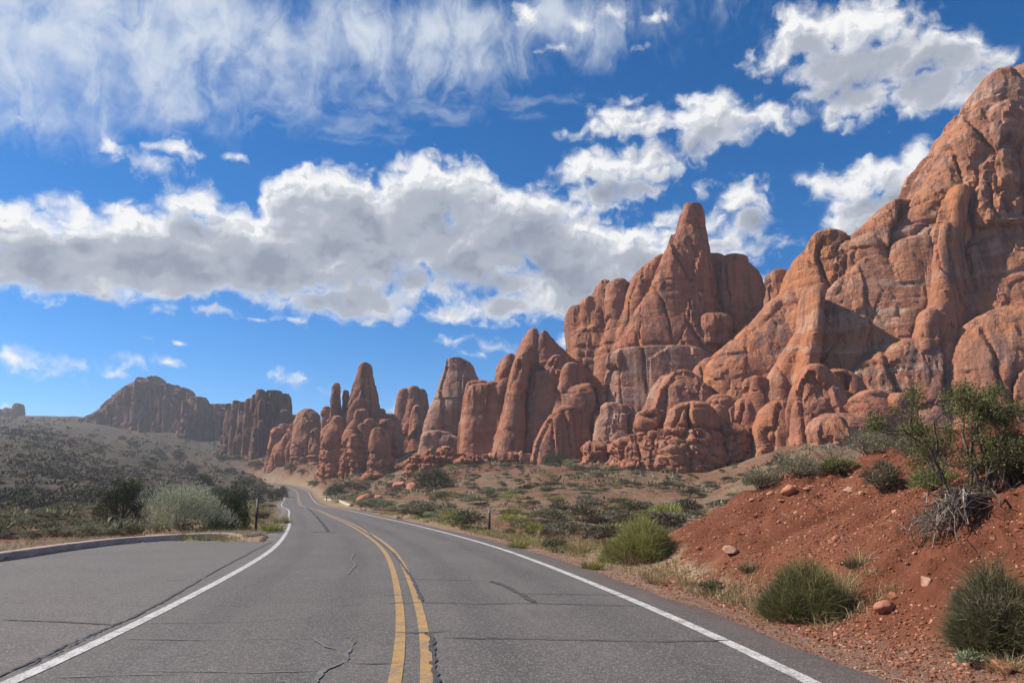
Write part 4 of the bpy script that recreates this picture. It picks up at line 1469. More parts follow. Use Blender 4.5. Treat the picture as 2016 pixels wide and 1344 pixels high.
    rock('peak', c, [
        L([(660, 1070, 1077), (670, 1062, 1088), (692, 1052, 1108), (720, 1044, 1138), (745, 1038, 1172), (770, 1032, 1196), (820, 1026, 1205), (880, 1020, 1212), (930, 1016, 1218)], 198, 0.5, 7, 11, rot=-6, n=2.3, cap=0.6, sm=5),
        L([(735, 1050, 1150), (765, 1036, 1185), (830, 1026, 1202), (930, 1016, 1216)], 195, 0.2, 7, 9, n=3.2, cap=1.5),
        L([(700, 1092, 1104), (716, 1080, 1112), (760, 1060, 1112), (800, 1046, 1104), (860, 1036, 1094), (930, 1030, 1090)], 191, 1.0, 4, 7, cap=1, n=2.4, lean=0.05),
        L([(718, 1118, 1130), (726, 1109, 1138), (760, 1100, 1150), (800, 1090, 1165), (930, 1070, 1180)], 189, 0.9, 4, 6, cap=0.7),
        L([(760, 1140, 1195), (766, 1124, 1198), (800, 1100, 1202), (850, 1080, 1210), (930, 1058, 1216)], 188, 0.4, 5, 8, rot=-8, n=2.5, cap=1.0),
        L([(800, 1100, 1130), (830, 1075, 1135), (870, 1058, 1140), (930, 1045, 1145)], 184, 0.8, 5, 8, n=2.3, cap=2.0, lean=0.1),
    ], M_FIN, 0.42, 1.0, 52, amp=0.7, joints=0.9)
    rock('shoulder', c, [
        L([(703, 1000, 1010), (710, 991, 1016), (740, 980, 1022), (790, 972, 1024), (850, 964, 1024), (930, 956, 1024)], 203, 1.2, 6, 9, n=2.5, cap=0.6, sm=5),
        L([(756, 962, 978), (764, 954, 990), (810, 944, 996), (870, 938, 998), (930, 932, 1000)], 204, 1.0, 6, 9, n=2.5, cap=0.7, sm=5),
        L([(762, 930, 1030), (772, 922, 1040), (930, 900, 1050)], 205, 0.2, 7, 10, n=3.5, cap=1.0),
        L([(754, 926, 958), (760, 918, 968), (790, 911, 978), (840, 906, 982), (930, 900, 985)], 208, 0.8, 5, 9, n=2.7, cap=0.6, sm=5),
    ], M_FIN, 0.44, 0.5, 53, amp=0.6, joints=0.8)
    rock('bedded_foot', c, [
        L([(897, 968, 1150), (901, 962, 1160), (930, 955, 1170)], 193, 0.08, 8, 10, n=2.8, cap=0.5),
    ], M_KNOB, 0.42, 0.5, 54, amp=0.7, joints=1.0, strata=1.3, ledge=60.0)

    # ---- flat topped pyramid
    c = formation('flat_topped_fin', (-25, 234, 12), 'pale banded pyramid shaped fin with a narrow flat top', 'rock fin')
    rock('fin', c, [
        L([(711, 886, 916), (716, 882, 922), (735, 876, 932), (755, 868, 944), (790, 856, 938), (830, 842, 930), (860, 832, 926), (885, 826, 922), (930, 818, 920)], 228, 0.55, 6, 11, rot=-8, n=2.1, cap=0.6, sm=5),
        L([(850, 838, 880), (866, 826, 912), (895, 822, 916), (930, 818, 920)], 222, 0.3, 4, 7, n=2.2, cap=1.5),
    ], M_PALE_WALL, 0.46, 0.9, 61, amp=0.65, joints=0.5, strata=1.2)

    # ---- small cluster of pillars, behind
    c = formation('pillar_group', (-37, 285, 20), 'small dark group of three pillars between the pointed spire and the flat topped fin', 'rock formation')
    for rows, d, sd in (([(766, 792, 804), (772, 786, 808), (800, 781, 808), (850, 776, 815), (900, 770, 820)], 1.3, 71),
                        ([(761, 812, 820), (767, 806, 825), (800, 800, 830), (840, 790, 836), (900, 780, 842)], 1.3, 72),
                        ([(767, 826, 836), (776, 822, 843), (810, 820, 846), (850, 812, 850), (900, 805, 856)], 1.3, 73),
                        ([(798, 818, 828), (808, 812, 834), (850, 806, 842), (900, 800, 850)], 1.2, 74)):
        rock('pillar', c, [L(rows, 285 - (8 if sd == 74 else 0), d, 3, 8, cap=0.8)], M_FIN, 0.55, 0.8, sd, amp=0.6)

    # ---- pointed spire with the crowd of pillars before it
    c = formation('pointed_spire', (-46, 232, 12), 'pointed finger spire standing over a crowd of low pillars by the road bend', 'rock spire')
    rock('spire', c, [
        L([(717, 716, 728), (721, 711, 732), (745, 704, 736), (770, 697, 739), (785, 690, 740), (800, 683, 741), (830, 676, 744), (880, 670, 748), (970, 660, 752)], 258, 0.8, 5, 9, n=2.3, cap=0.7, sm=5),
    ], M_FIN, 0.44, 0.8, 81, amp=0.55, joints=0.5, strata=1.1)
    rock('low_wall', c, [
        L([(838, 655, 700), (850, 645, 745), (880, 640, 770), (930, 630, 790), (975, 625, 800)], 254, 0.2, 6, 9, n=3.0, cap=1.0),
        L([(862, 700, 712), (872, 690, 740), (900, 680, 748), (975, 670, 752)], 243, 0.5, 5, 8, n=2.8, cap=0.8),
    ], M_FIN, 0.46, 1.0, 180, amp=0.7, joints=1.3, flute=1.8, spall=1.4, ledge=float(at(690, 884, 246)[2]))
    PIL = [
        ([(755, 662, 667), (762, 656, 670), (790, 651, 671), (830, 648, 674), (900, 644, 678), (950, 640, 680)], 258, 2.0),
        ([(770, 678, 686), (778, 674, 690), (810, 672, 692), (950, 668, 696)], 260, 1.6),
        ([(801, 640, 648), (808, 634, 652), (850, 632, 655), (950, 628, 658)], 262, 1.5),
        ([(808, 702, 708), (815, 698, 711), (850, 684, 712), (890, 676, 712), (960, 668, 714)], 239, 1.2),
        ([(806, 712, 718), (814, 709, 722), (850, 708, 726), (890, 706, 726)], 247, 1.2),
        ([(825, 724, 736), (832, 719, 742), (860, 716, 744), (960, 714, 748)], 238, 1.1),
        ([(835, 710, 718), (842, 707, 721), (880, 706, 722), (960, 704, 724)], 236, 1.2),
        ([(855, 696, 702), (862, 692, 706), (885, 690, 707), (960, 688, 708)], 234, 1.2),
        ([(820, 662, 670), (830, 655, 674), (850, 645, 675), (880, 638, 674), (960, 632, 674)], 250, 1.1),
        ([(823, 752, 775), (832, 747, 783), (860, 745, 790), (960, 740, 798)], 254, 1.0),
        ([(806, 748, 756), (815, 745, 760), (860, 744, 764)], 264, 1.0),
        ([(815, 764, 772), (825, 758, 779), (860, 756, 784)], 268, 1.0),
    ]
    for i, (rows, Y, d) in enumerate(PIL):
        rock('pillar', c, [L(rows, Y, d, 2.0, 8, n=2.3, cap=0.7)], M_FIN, 0.40, 0.7, 82 + i, amp=0.55, joints=1.3, flute=1.5, spall=1.5, ledge=float(at(690, 882, Y)[2]))
    rock('balanced_knob', c, [
        L([(843, 738, 752), (850, 730, 760), (868, 725, 767), (882, 724, 769), (889, 726, 769), (894, 730, 764)], 220, 0.95, 2, 7, n=2.2, cap=0.8),
        L([(886, 730, 766), (892, 726, 770), (915, 722, 774), (935, 716, 778), (955, 705, 785), (985, 695, 792)], 220, 0.8, 3, 7, n=2.4, cap=0.5),
    ], M_FIN, 0.38, 0.5, 95, amp=0.5, joints=1.1, ledge=float(at(745, 893, 220)[2]))

    # ---- rounded fins left of the spire
    c = formation('rounded_fins', (-82, 300, 16), 'row of rounded overlapping fins rising behind the end of the road', 'rock formation')
    rock('low_wall', c, [
        L([(838, 590, 625), (850, 575, 645), (880, 548, 650), (910, 535, 655), (950, 525, 660)], 312, 0.2, 7, 10, n=3.0, cap=1.0),
    ], M_FIN, 0.5, 1.0, 181, amp=0.7, joints=1.3, flute=1.8, spall=1.4)
    for i, (rows, Y, d) in enumerate([
        ([(806, 600, 612), (812, 590, 622), (835, 582, 630), (870, 578, 636), (900, 574, 640), (950, 570, 642)], 300, 1.2),
        ([(844, 620, 630), (850, 612, 636), (880, 608, 640), (950, 600, 644)], 288, 1.1),
        ([(806, 604, 612), (815, 598, 614), (840, 590, 616), (950, 588, 618)], 308, 1.5),
        ([(835, 570, 580), (845, 564, 584), (880, 562, 582), (910, 560, 580), (950, 556, 580)], 306, 1.6),
        ([(842, 545, 556), (850, 538, 562), (880, 531, 562), (905, 528, 560), (950, 525, 560)], 314, 1.4),
        ([(835, 556, 566), (845, 550, 572), (890, 548, 574), (950, 545, 576)], 320, 1.4),
        ([(808, 612, 618), (815, 608, 624), (850, 604, 630)], 314, 1.0),
    ]):
        rock('fin', c, [L(rows, Y, d, 3, 9, n=2.2, cap=0.9)], M_FIN, 0.46, 0.7, 101 + i, amp=0.7, joints=1.2, flute=1.4, spall=1.5, ledge=float(at(620, 896, 293)[2]) if i < 3 else None)

    # ---- dark square pillars
    c = formation('square_pillars', (-120, 355, 24), 'dark square topped pillars left of the rounded fins', 'rock formation')
    for i, (rows, Y, d) in enumerate([
        ([(768, 508, 518), (771, 506, 521), (800, 506, 521), (860, 500, 524), (930, 495, 528)], 350, 1.2),
        ([(788, 514, 522), (795, 511, 526), (850, 507, 528), (930, 502, 532)], 343, 1.1),
        ([(769, 530, 550), (773, 524, 556), (800, 522, 560), (860, 518, 568), (930, 510, 575)], 358, 0.8),
        ([(777, 556, 566), (780, 552, 570), (820, 550, 572), (930, 545, 580)], 362, 1.2),
        ([(777, 500, 506), (782, 498, 508), (930, 490, 512)], 356, 1.2),
        ([(786, 488, 496), (790, 486, 499), (930, 476, 505)], 362, 1.2),
        ([(792, 530, 534), (798, 527, 538), (830, 524, 542), (880, 522, 545)], 345, 1.1),
        ([(808, 558, 566), (815, 550, 572), (840, 542, 578), (930, 535, 582)], 346, 0.8),
        ([(842, 504, 512), (850, 500, 515), (930, 495, 520)], 338, 1.1),
        ([(792, 474, 482), (796, 470, 486), (930, 462, 495)], 372, 1.3),
        ([(789, 462, 470), (794, 458, 473), (930, 450, 480)], 382, 1.3),
        ([(795, 448, 458), (800, 444, 462), (930, 440, 470)], 392, 1.3),
        ([(818, 570, 600), (824, 566, 606), (930, 555, 615)], 350, 0.5),
    ]):
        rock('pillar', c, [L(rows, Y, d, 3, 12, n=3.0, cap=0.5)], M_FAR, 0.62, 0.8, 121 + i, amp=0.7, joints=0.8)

    # ---- the far butte on the left
    c = formation('butte', (-270, 560, 45), 'broad dark butte with fluted walls and a knobbly summit far left', 'butte')
    rock('summit_wall', c, [
        L([(754, 276, 322), (758, 266, 332), (772, 246, 368), (790, 228, 388), (806, 212, 416), (820, 196, 440), (830, 178, 450), (860, 170, 455), (930, 150, 460)], 575, 0.22, 18, 26, rot=18, n=3.0, cap=0.8, sm=3),
        L([(743, 274, 287), (746, 269, 292), (780, 262, 300)], 566, 1.2, 6, cap=.6),
        L([(742, 298, 312), (746, 292, 322), (785, 285, 335)], 566, 1.0, 6, cap=.6),
        L([(758, 318, 345), (763, 314, 350), (800, 305, 360)], 562, 1.0, 6, cap=.6),
        L([(764, 352, 370), (768, 346, 376), (800, 340, 385)], 560, 1.0, 6, cap=.6),
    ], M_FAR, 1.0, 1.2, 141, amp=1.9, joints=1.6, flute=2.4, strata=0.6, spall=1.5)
    rg = np.random.default_rng(12)
    sky_x = [165, 185, 205, 222, 240, 258, 275, 325, 340, 372, 392, 420, 440, 470, 500, 525]
    sky_y = [838, 826, 802, 787, 770, 758, 750, 752, 760, 770, 784, 797, 802, 798, 794, 800]
    x = 186.0
    i = 0
    flutes = []
    while x < 522:
        w = rg.uniform(5, 12)
        top = np.interp(x, sky_x, sky_y) + (rg.uniform(-4, 4) if i % 2 == 0 else abs(rg.normal()) * 16 + 5)
        i += 1
        Y = 548 - (x - 186) * 0.16 + rg.uniform(-4, 4)
        flutes.append(L([(top, x - w * .35, x + w * .35), (top + 5, x - w * .6, x + w * .6), (top + 40, x - w * .75, x + w * .75), (930, x - w, x + w)], Y, 1.0, 4, 12, n=2.6, cap=.8))
        x += w * rg.uniform(.8, 1.3)
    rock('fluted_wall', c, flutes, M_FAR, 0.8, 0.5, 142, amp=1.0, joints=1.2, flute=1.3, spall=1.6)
    for i, (rows, Y, d) in enumerate([
        ([(782, 378, 400), (786, 372, 406), (815, 364, 412), (850, 356, 414), (875, 350, 416), (930, 345, 418)], 505, 0.8),
        ([(790, 364, 370), (794, 362, 372), (815, 358, 376)], 502, 1.0),
        ([(815, 368, 374), (822, 362, 378), (850, 354, 378), (878, 348, 376), (930, 344, 376)], 494, 1.0),
        ([(812, 280, 286), (818, 276, 290), (850, 274, 294), (930, 268, 300)], 515, 1.0),
    ]):
        rock('pillar', c, [L(rows, Y, d, 5, 14, n=2.5, cap=.8)], M_FAR, 0.8, 0.8, 143 + i, amp=1.1, joints=1.2, flute=1.4)
    rock('saddle', c, [
        L([(797, 425, 440), (803, 420, 490), (815, 410, 520), (930, 400, 560)], 560, 0.3, 12, 20, n=2.6, cap=1.5),
    ], M_FAR, 1.0, 2.0, 155, amp=2.4, joints=1.5, flute=2.2)

    # ---- knobs on the skyline at the left edge
    c = formation('skyline_knobs', (-480, 690, 70), 'group of small rounded rock knobs on the skyline at the left edge', 'rock formation')
    for i, (rows, Y, d) in enumerate([
        ([(794, 34, 42), (798, 28, 46), (815, 27, 47), (840, 22, 52), (870, 18, 60)], 690, 1.2),
        ([(803, 12, 22), (810, 4, 27), (840, -4, 32), (870, -10, 36)], 695, 1.2),
        ([(806, -8, 2), (812, -16, 8), (870, -28, 20)], 690, 1.2),
        ([(822, 50, 64), (830, 44, 74), (870, 38, 90)], 700, 0.8),
    ]):
        rock('knob', c, [L(rows, Y, d, 5, 12, cap=1.2)], M_FAR, 1.1, 1.2, 161 + i, amp=1.4)


build_rocks()
print('ROCK TRIS', NTRI)


# ------------------------------------------------------------------ plants
RNG = np.random.default_rng(7)


def blades(bag, rng, base, dirs, length, width, bend=0.2, m=0):
    """thin tapering leaves or stems; base, dirs (n,3)"""
    n = len(base)
    dirs = dirs / (np.linalg.norm(dirs, axis=1)[:, None] + 1e-9)
    side = np.cross(dirs, rng.normal(size=(n, 3)))
    side /= np.linalg.norm(side, axis=1)[:, None] + 1e-9
    L = np.asarray(length)[:, None] if np.ndim(length) else np.full((n, 1), length)
    W = np.asarray(width)[:, None] if np.ndim(width) else np.full((n, 1), width)
    out = dirs.copy(); out[:, 2] = 0
    mid = base + dirs * L * 0.55
    tip = base + dirs * L + (rng.normal(size=(n, 3)) * 0.5 + out) * L * bend
    tip[:, 2] -= (L[:, 0] * bend * 0.5)
    V = np.stack([base - side * W * 0.5, base + side * W * 0.5, mid - side * W * 0.42, mid + side * W * 0.42, tip], 1).reshape(-1, 3)
    k = np.arange(n)[:, None] * 5
    T = np.concatenate([k + np.array([[0, 1, 3]]), k + np.array([[0, 3, 2]]), k + np.array([[2, 3, 4]])])
    bag.add(V, T, None, m)


def sphere_dirs(rng, n, up=0.0):
    d = rng.normal(size=(n, 3))
    d /= np.linalg.norm(d, axis=1)[:, None]
    d[:, 2] = np.abs(d[:, 2]) + up
    return d / np.linalg.norm(d, axis=1)[:, None]


def bush_bag(rng, n=700, clumps=9, R=0.5, H=0.55, leaf=0.12, lw=0.012, up=0.5, m=0, stems=40, ms=1, fill=0.35, stemr=0.006, low=0.30):
    """rounded desert shrub: leaf blades massed in uneven clumps on a few woody stems"""
    b = Bag()
    cs = []
    for i in range(clumps):
        a = rng.uniform(0, 2 * np.pi); r = R * 0.62 * math.sqrt(rng.uniform(0, 1))
        z = H * (low + (0.67 - low) * (1 - (r / R) ** 2) * rng.uniform(0.6, 1.25))
        if low < .1 and i % 2:
            z = H * rng.uniform(.10, .34); r = R * rng.uniform(.35, .7)
        cs.append((r * math.cos(a), r * math.sin(a), z, R * rng.uniform(0.32, 0.55)))
    cs = np.array(cs)
    pick = rng.integers(0, clumps, n)
    d = sphere_dirs(rng, n, -0.15)
    rad = cs[pick, 3] * (fill + (1 - fill) * rng.uniform(0, 1, n) ** 0.5)
    base = cs[pick, :3] + d * rad[:, None] * np.array([1, 1, 0.85])
    base[:, 2] = np.maximum(base[:, 2], 0.02)
    dirs = d + np.array([0, 0, up]) + rng.normal(size=(n, 3)) * 0.35
    blades(b, rng, base, dirs, leaf * rng.uniform(0.6, 1.25, n), lw * rng.uniform(0.7, 1.2, n), 0.15, m)
    for i in range(stems):
        c = cs[rng.integers(0, clumps)]
        p0 = np.array([rng.normal() * R * 0.12, rng.normal() * R * 0.12, -0.05])
        p2 = c[:3] + rng.normal(size=3) * c[3] * 0.6
        p1 = (p0 + p2) / 2 + rng.normal(size=3) * R * 0.12
        tube(b, [p0, p1, p2], [stemr, stemr * 0.7, stemr * 0.3], 3, ms)
    return b


def broom_bag(rng, n=1400, R=0.5, H=0.6, lw=0.007, spread=0.75, m=0, bend=0.12, low=0.0):
    """grass tuft: thin blades fanning from the base"""
    b = Bag()
    a = rng.uniform(0, 2 * np.pi, n); q = np.sqrt(rng.uniform(0, 1, n))
    tilt = q * spread
    dirs = np.stack([np.cos(a) * np.sin(tilt), np.sin(a) * np.sin(tilt), np.cos(tilt)], 1) + rng.normal(size=(n, 3)) * 0.14
    r0 = R * 0.45 * q
    base = np.stack([np.cos(a) * r0, np.sin(a) * r0, np.full(n, -0.02)], 1) + rng.normal(size=(n, 3)) * R * 0.06
    base[:, 2] = -0.02 + low * np.abs(rng.normal(size=n))
    lump = 0.8 + 0.3 * np.sin(a * 3 + rng.uniform(0, 6)) * q
    blades(b, rng, base, dirs, H * rng.uniform(0.4, 1.1, n) * lump, lw * rng.uniform(0.7, 1.3, n), bend, m)
    return b


def dome_bag(rng, n, R, H, lw=0.005, m=0, dead=0.12, md=1):
    """rounded fuzzy broom bush: fine stems rising all over a dome, uneven in outline, some of them dead"""
    b = Bag()
    for mm, k in ((m, int(n * (1 - dead))), (md, int(n * dead))):
        a = rng.uniform(0, 2 * np.pi, k); q = np.sqrt(rng.uniform(0, 1, k))
        ux, uy = np.cos(a) * q, np.sin(a) * q
        lump = 1 + 0.55 * fbm(np.stack([ux * 2.6, uy * 2.6, np.full(k, 3.7)], 1), 3, 11)
        edge = 1 + 0.40 * fbm(np.stack([np.cos(a) * 1.7, np.sin(a) * 1.7, np.full(k, 9.1)], 1), 2, 12)
        top = H * np.sqrt(np.clip(1 - 0.86 * q ** 2.2, 0.03, 1)) * lump
        z0 = top * rng.uniform(0.0, 0.72, k) * (rng.uniform(0, 1, k) < .8)
        L = np.maximum(top - z0, 0.10 * H) * rng.uniform(0.5, 1.08, k)
        base = np.stack([ux * R * edge * .86, uy * R * edge * .86, z0 - .02], 1) + rng.normal(size=(k, 3)) * R * .03
        dirs = np.stack([ux * .75, uy * .75, np.full(k, 0.9)], 1) + rng.normal(size=(k, 3)) * .38
        blades(b, rng, base, dirs, np.minimum(L, H * .40), lw * rng.uniform(.6, 1.3, k), .22, mm)
    return b


def limb(b, rng, p, d, L, r, depth, tips, m=1, curl=0.35, split=(2, 4), shrink=0.68):
    n = 5
    pts = [np.array(p, float)]
    d = np.array(d, float); d /= np.linalg.norm(d)
    for i in range(n):
        d = d + rng.normal(size=3) * curl * 0.35 + np.array([0, 0, 0.04])
        d /= np.linalg.norm(d)
        pts.append(pts[-1] + d * L / n)
    tube(b, pts, np.linspace(r, r * 0.6, n + 1), 6 if r > 0.02 else 4, m)
    if depth == 0:
        tips.append((pts[-1], d)); tips.append((pts[-2], d))
        return
    for k in range(rng.integers(*split)):
        nd = d + rng.normal(size=3) * 0.62
        limb(b, rng, pts[-1 - (k % 2)], nd, L * shrink * rng.uniform(0.75, 1.2), r * 0.6, depth - 1, tips, m, curl, split, shrink)
    if depth >= 2 and rng.uniform() < 0.7:
        limb(b, rng, pts[2], d + rng.normal(size=3) * 0.8, L * shrink * 0.8, r * 0.5, depth - 2, tips, m, curl, split, shrink)


def sprays(bag, rng, tips, per=30, size=0.16, leaf=0.05, lw=0.010, m=0):
    P = np.array([t[0] for t in tips]); D = np.array([t[1] for t in tips])
    n = len(P) * per
    i = np.repeat(np.arange(len(P)), per)
    base = P[i] + rng.normal(size=(n, 3)) * size * np.array([0.55, 0.55, 0.45]) + D[i] * size * 0.3
    dirs = D[i] * 0.6 + rng.normal(size=(n, 3)) * 0.6 + np.array([0, 0, 0.35])
    blades(bag, rng, base, dirs, leaf * rng.uniform(0.6, 1.3, n), lw * rng.uniform(0.7, 1.2, n), 0.1, m)


M_SAGE = leaf_mat('sage_leaf', (0.20, 0.19, 0.125), (0.32, 0.30, 0.20), 0.4, hue=.03)
M_BLACK = leaf_mat('blackbrush_leaf', (0.125, 0.115, 0.07), (0.22, 0.20, 0.12), 0.45, hue=.03)
M_SILVER = leaf_mat('silver_bush_leaf', (0.33, 0.35, 0.235), (0.50, 0.52, 0.37), 0.3)
M_SCRUB_SHADE = leaf_mat('shaded_scrub_leaf', (0.085, 0.074, 0.052), (0.145, 0.128, 0.092), 0.45, 0.1)  # scrub leaves with the left hillside's shade put into the colour
M_SCRUB_SHADE2 = leaf_mat('shaded_dark_scrub_leaf', (0.062, 0.060, 0.042), (0.11, 0.105, 0.072), 0.45, 0.1)  # darker scrub leaves, hillside shade likewise in the colour
M_RABBIT = leaf_mat('rabbitbrush_leaf', (0.29, 0.315, 0.19), (0.42, 0.45, 0.29), 0.35)
M_BROOM = leaf_mat('broom_stem', (0.165, 0.19, 0.068), (0.29, 0.305, 0.12), 0.45)
M_BROOM2 = leaf_mat('bright_broom_stem', (0.26, 0.28, 0.085), (0.42, 0.42, 0.14), 0.4)
M_STRAW = leaf_mat('straw_blade', (0.36, 0.27, 0.135), (0.52, 0.42, 0.24), 0.35, hue=0.01)
M_PALE = leaf_mat('bleached_grass_blade', (0.44, 0.36, 0.24), (0.6, 0.52, 0.38), 0.3, hue=0.01)
M_YGRASS = leaf_mat('yellow_green_blade', (0.24, 0.26, 0.075), (0.38, 0.38, 0.12), 0.35)
M_JUNI = leaf_mat('juniper_leaf', (0.055, 0.082, 0.032), (0.105, 0.135, 0.05), 0.45, 0.15)
M_JUNI2 = leaf_mat('shrub_tree_leaf', (0.105, 0.110, 0.042), (0.20, 0.195, 0.08), 0.45, 0.2)
M_WOOD = simple_mat('grey_wood', (0.125, 0.10, 0.085), 0.9, 0.35, 14.0)
M_DEAD = simple_mat('dead_wood', (0.30, 0.26, 0.225), 0.9, 0.35, 20.0)
M_TWIG = simple_mat('dark_twig', (0.10, 0.080, 0.065), 0.9, 0.3, 20.0)


def px_size(px, py_base, p):
    """metres per photograph pixel at world point p"""
    return p[1] / (FOC * math.cos(PITCH)) * 1.0


def hero(name, label, cat, px, py, parts, rz=0.0, scale=1.0, group=None, sink=0.03, stretch=(1, 1, 1)):
    """thing made of part meshes, standing on the ground at photograph pixel (px, py)"""
    p = ground_at(px, py)
    o = bpy.data.objects.new(name, None)
    COL.objects.link(o)
    o.location = (p[0], p[1], p[2] - sink)
    o.rotation_euler = (0, 0, rz)
    o.scale = tuple(scale * s for s in stretch)
    o['label'] = label; o['category'] = cat
    if group:
        o['group'] = group
    for nm, me in parts:
        add(nm, me, o)
    return o, p


# --- meshes of each kind
def bush_parts(rng, leafmat, woodmat=None, **kw):
    """one bag split in two meshes: foliage and stems"""
    st = kw.pop('stems', 40)
    b = bush_bag(rng, stems=0, m=0, ms=0, **kw)
    s = Bag()
    R, H = kw.get('R', .5), kw.get('H', .55)
    for i in range(st):
        a = rng.uniform(0, 6.28)
        p2 = np.array([math.cos(a) * R * rng.uniform(.2, .85), math.sin(a) * R * rng.uniform(.2, .85), H * rng.uniform(.35, .9)])
        p0 = np.array([rng.normal() * R * .1, rng.normal() * R * .1, -.05])
        tube(s, [p0, (p0 + p2) / 2 + rng.normal(size=3) * R * .12, p2], [R * .016, R * .011, R * .004], 3, 0)
    return [('foliage', b.mesh('foliage', [leafmat])), ('stem', s.mesh('stems', [woodmat or M_TWIG]))]


SAGE_ME = [bush_bag(RNG, 900, 8, 0.5, 0.55, 0.10, 0.026, 0.5, 0, 16, 1, .35, .006, .16).mesh('sagebrush', [M_SAGE, M_TWIG]) for _ in range(5)]
BLACK_ME = [bush_bag(RNG, 900, 9, 0.5, 0.5, 0.09, 0.025, 0.35, 0, 20, 1, .35, .006, .16).mesh('blackbrush', [M_BLACK, M_TWIG]) for _ in range(5)]
RABBIT_ME = [bush_bag(RNG, 1100, 7, 0.5, 0.6, 0.12, 0.014, 0.9, 0, 20, 1).mesh('rabbitbrush', [M_RABBIT, M_TWIG]) for _ in range(4)]
MARK = []
YELLOW_ME = [bush_bag(RNG, 700, 7, 0.5, 0.5, 0.12, 0.014, 0.9, 0, 20, 1).mesh('yellow_shrub', [M_BROOM2, M_TWIG]) for _ in range(3)]
BROOM_ME = [broom_bag(RNG, 1100, 0.5, 0.6, 0.009, 0.75).mesh('broom', [M_BROOM]) for _ in range(2)]
STRAW_ME = [broom_bag(RNG, 260, 0.4, 0.55, 0.007, 0.6, 0, 0.3).mesh('grass_tuft', [M_STRAW]) for _ in range(4)]
YGRASS_ME = [broom_bag(RNG, 420, 0.5, 0.5, 0.010, 0.7, 0, 0.25).mesh('green_grass', [M_YGRASS]) for _ in range(3)]


def juniper_meshes(seed, H=2.4, R=1.25, depth=3, per=26, leafm=None, trunk_r=0.10, size=0.17, leaf=0.075, lw=0.020):
    rng = np.random.default_rng(seed)
    t = Bag(); tips = []
    for k in range(4):
        a = k * 1.57 + rng.uniform(-.5, .5)
        limb(t, rng, (rng.normal() * .05, rng.normal() * .05, -.1), (math.cos(a) * rng.uniform(.15, .65), math.sin(a) * rng.uniform(.15, .65), 1), H * 0.42, trunk_r * rng.uniform(.6, 1), depth, tips, 0, 0.3, (2, 4), 0.62)
    c = Bag()
    sprays(c, rng, tips, per, size, leaf, lw, 0)
    # fill the lower crown
    n = int(len(tips) * per * 2.2)
    d = sphere_dirs(rng, n, 0.0)
    base = d * np.array([R, R, H * 0.72]) * (0.45 + 0.5 * rng.uniform(0, 1, n)[:, None] ** .5)
    base *= (1 + 0.18 * fbm(base * 2.2, 2, seed)[:, None])
    keep = fbm(base * 2.4, 2, seed + 3) > -0.30
    base = base[keep] + np.array([0, 0, .03])
    blades(c, rng, base, d[keep] + np.array([0, 0, .4]) + rng.normal(size=base.shape) * .5, leaf * 1.1, lw, .1, 0)
    return [('crown', c.mesh('crown', [leafm or M_JUNI])), ('trunk', t.mesh('trunk', [M_WOOD], True))]


JUN = [juniper_meshes(201 + i) for i in range(3)]


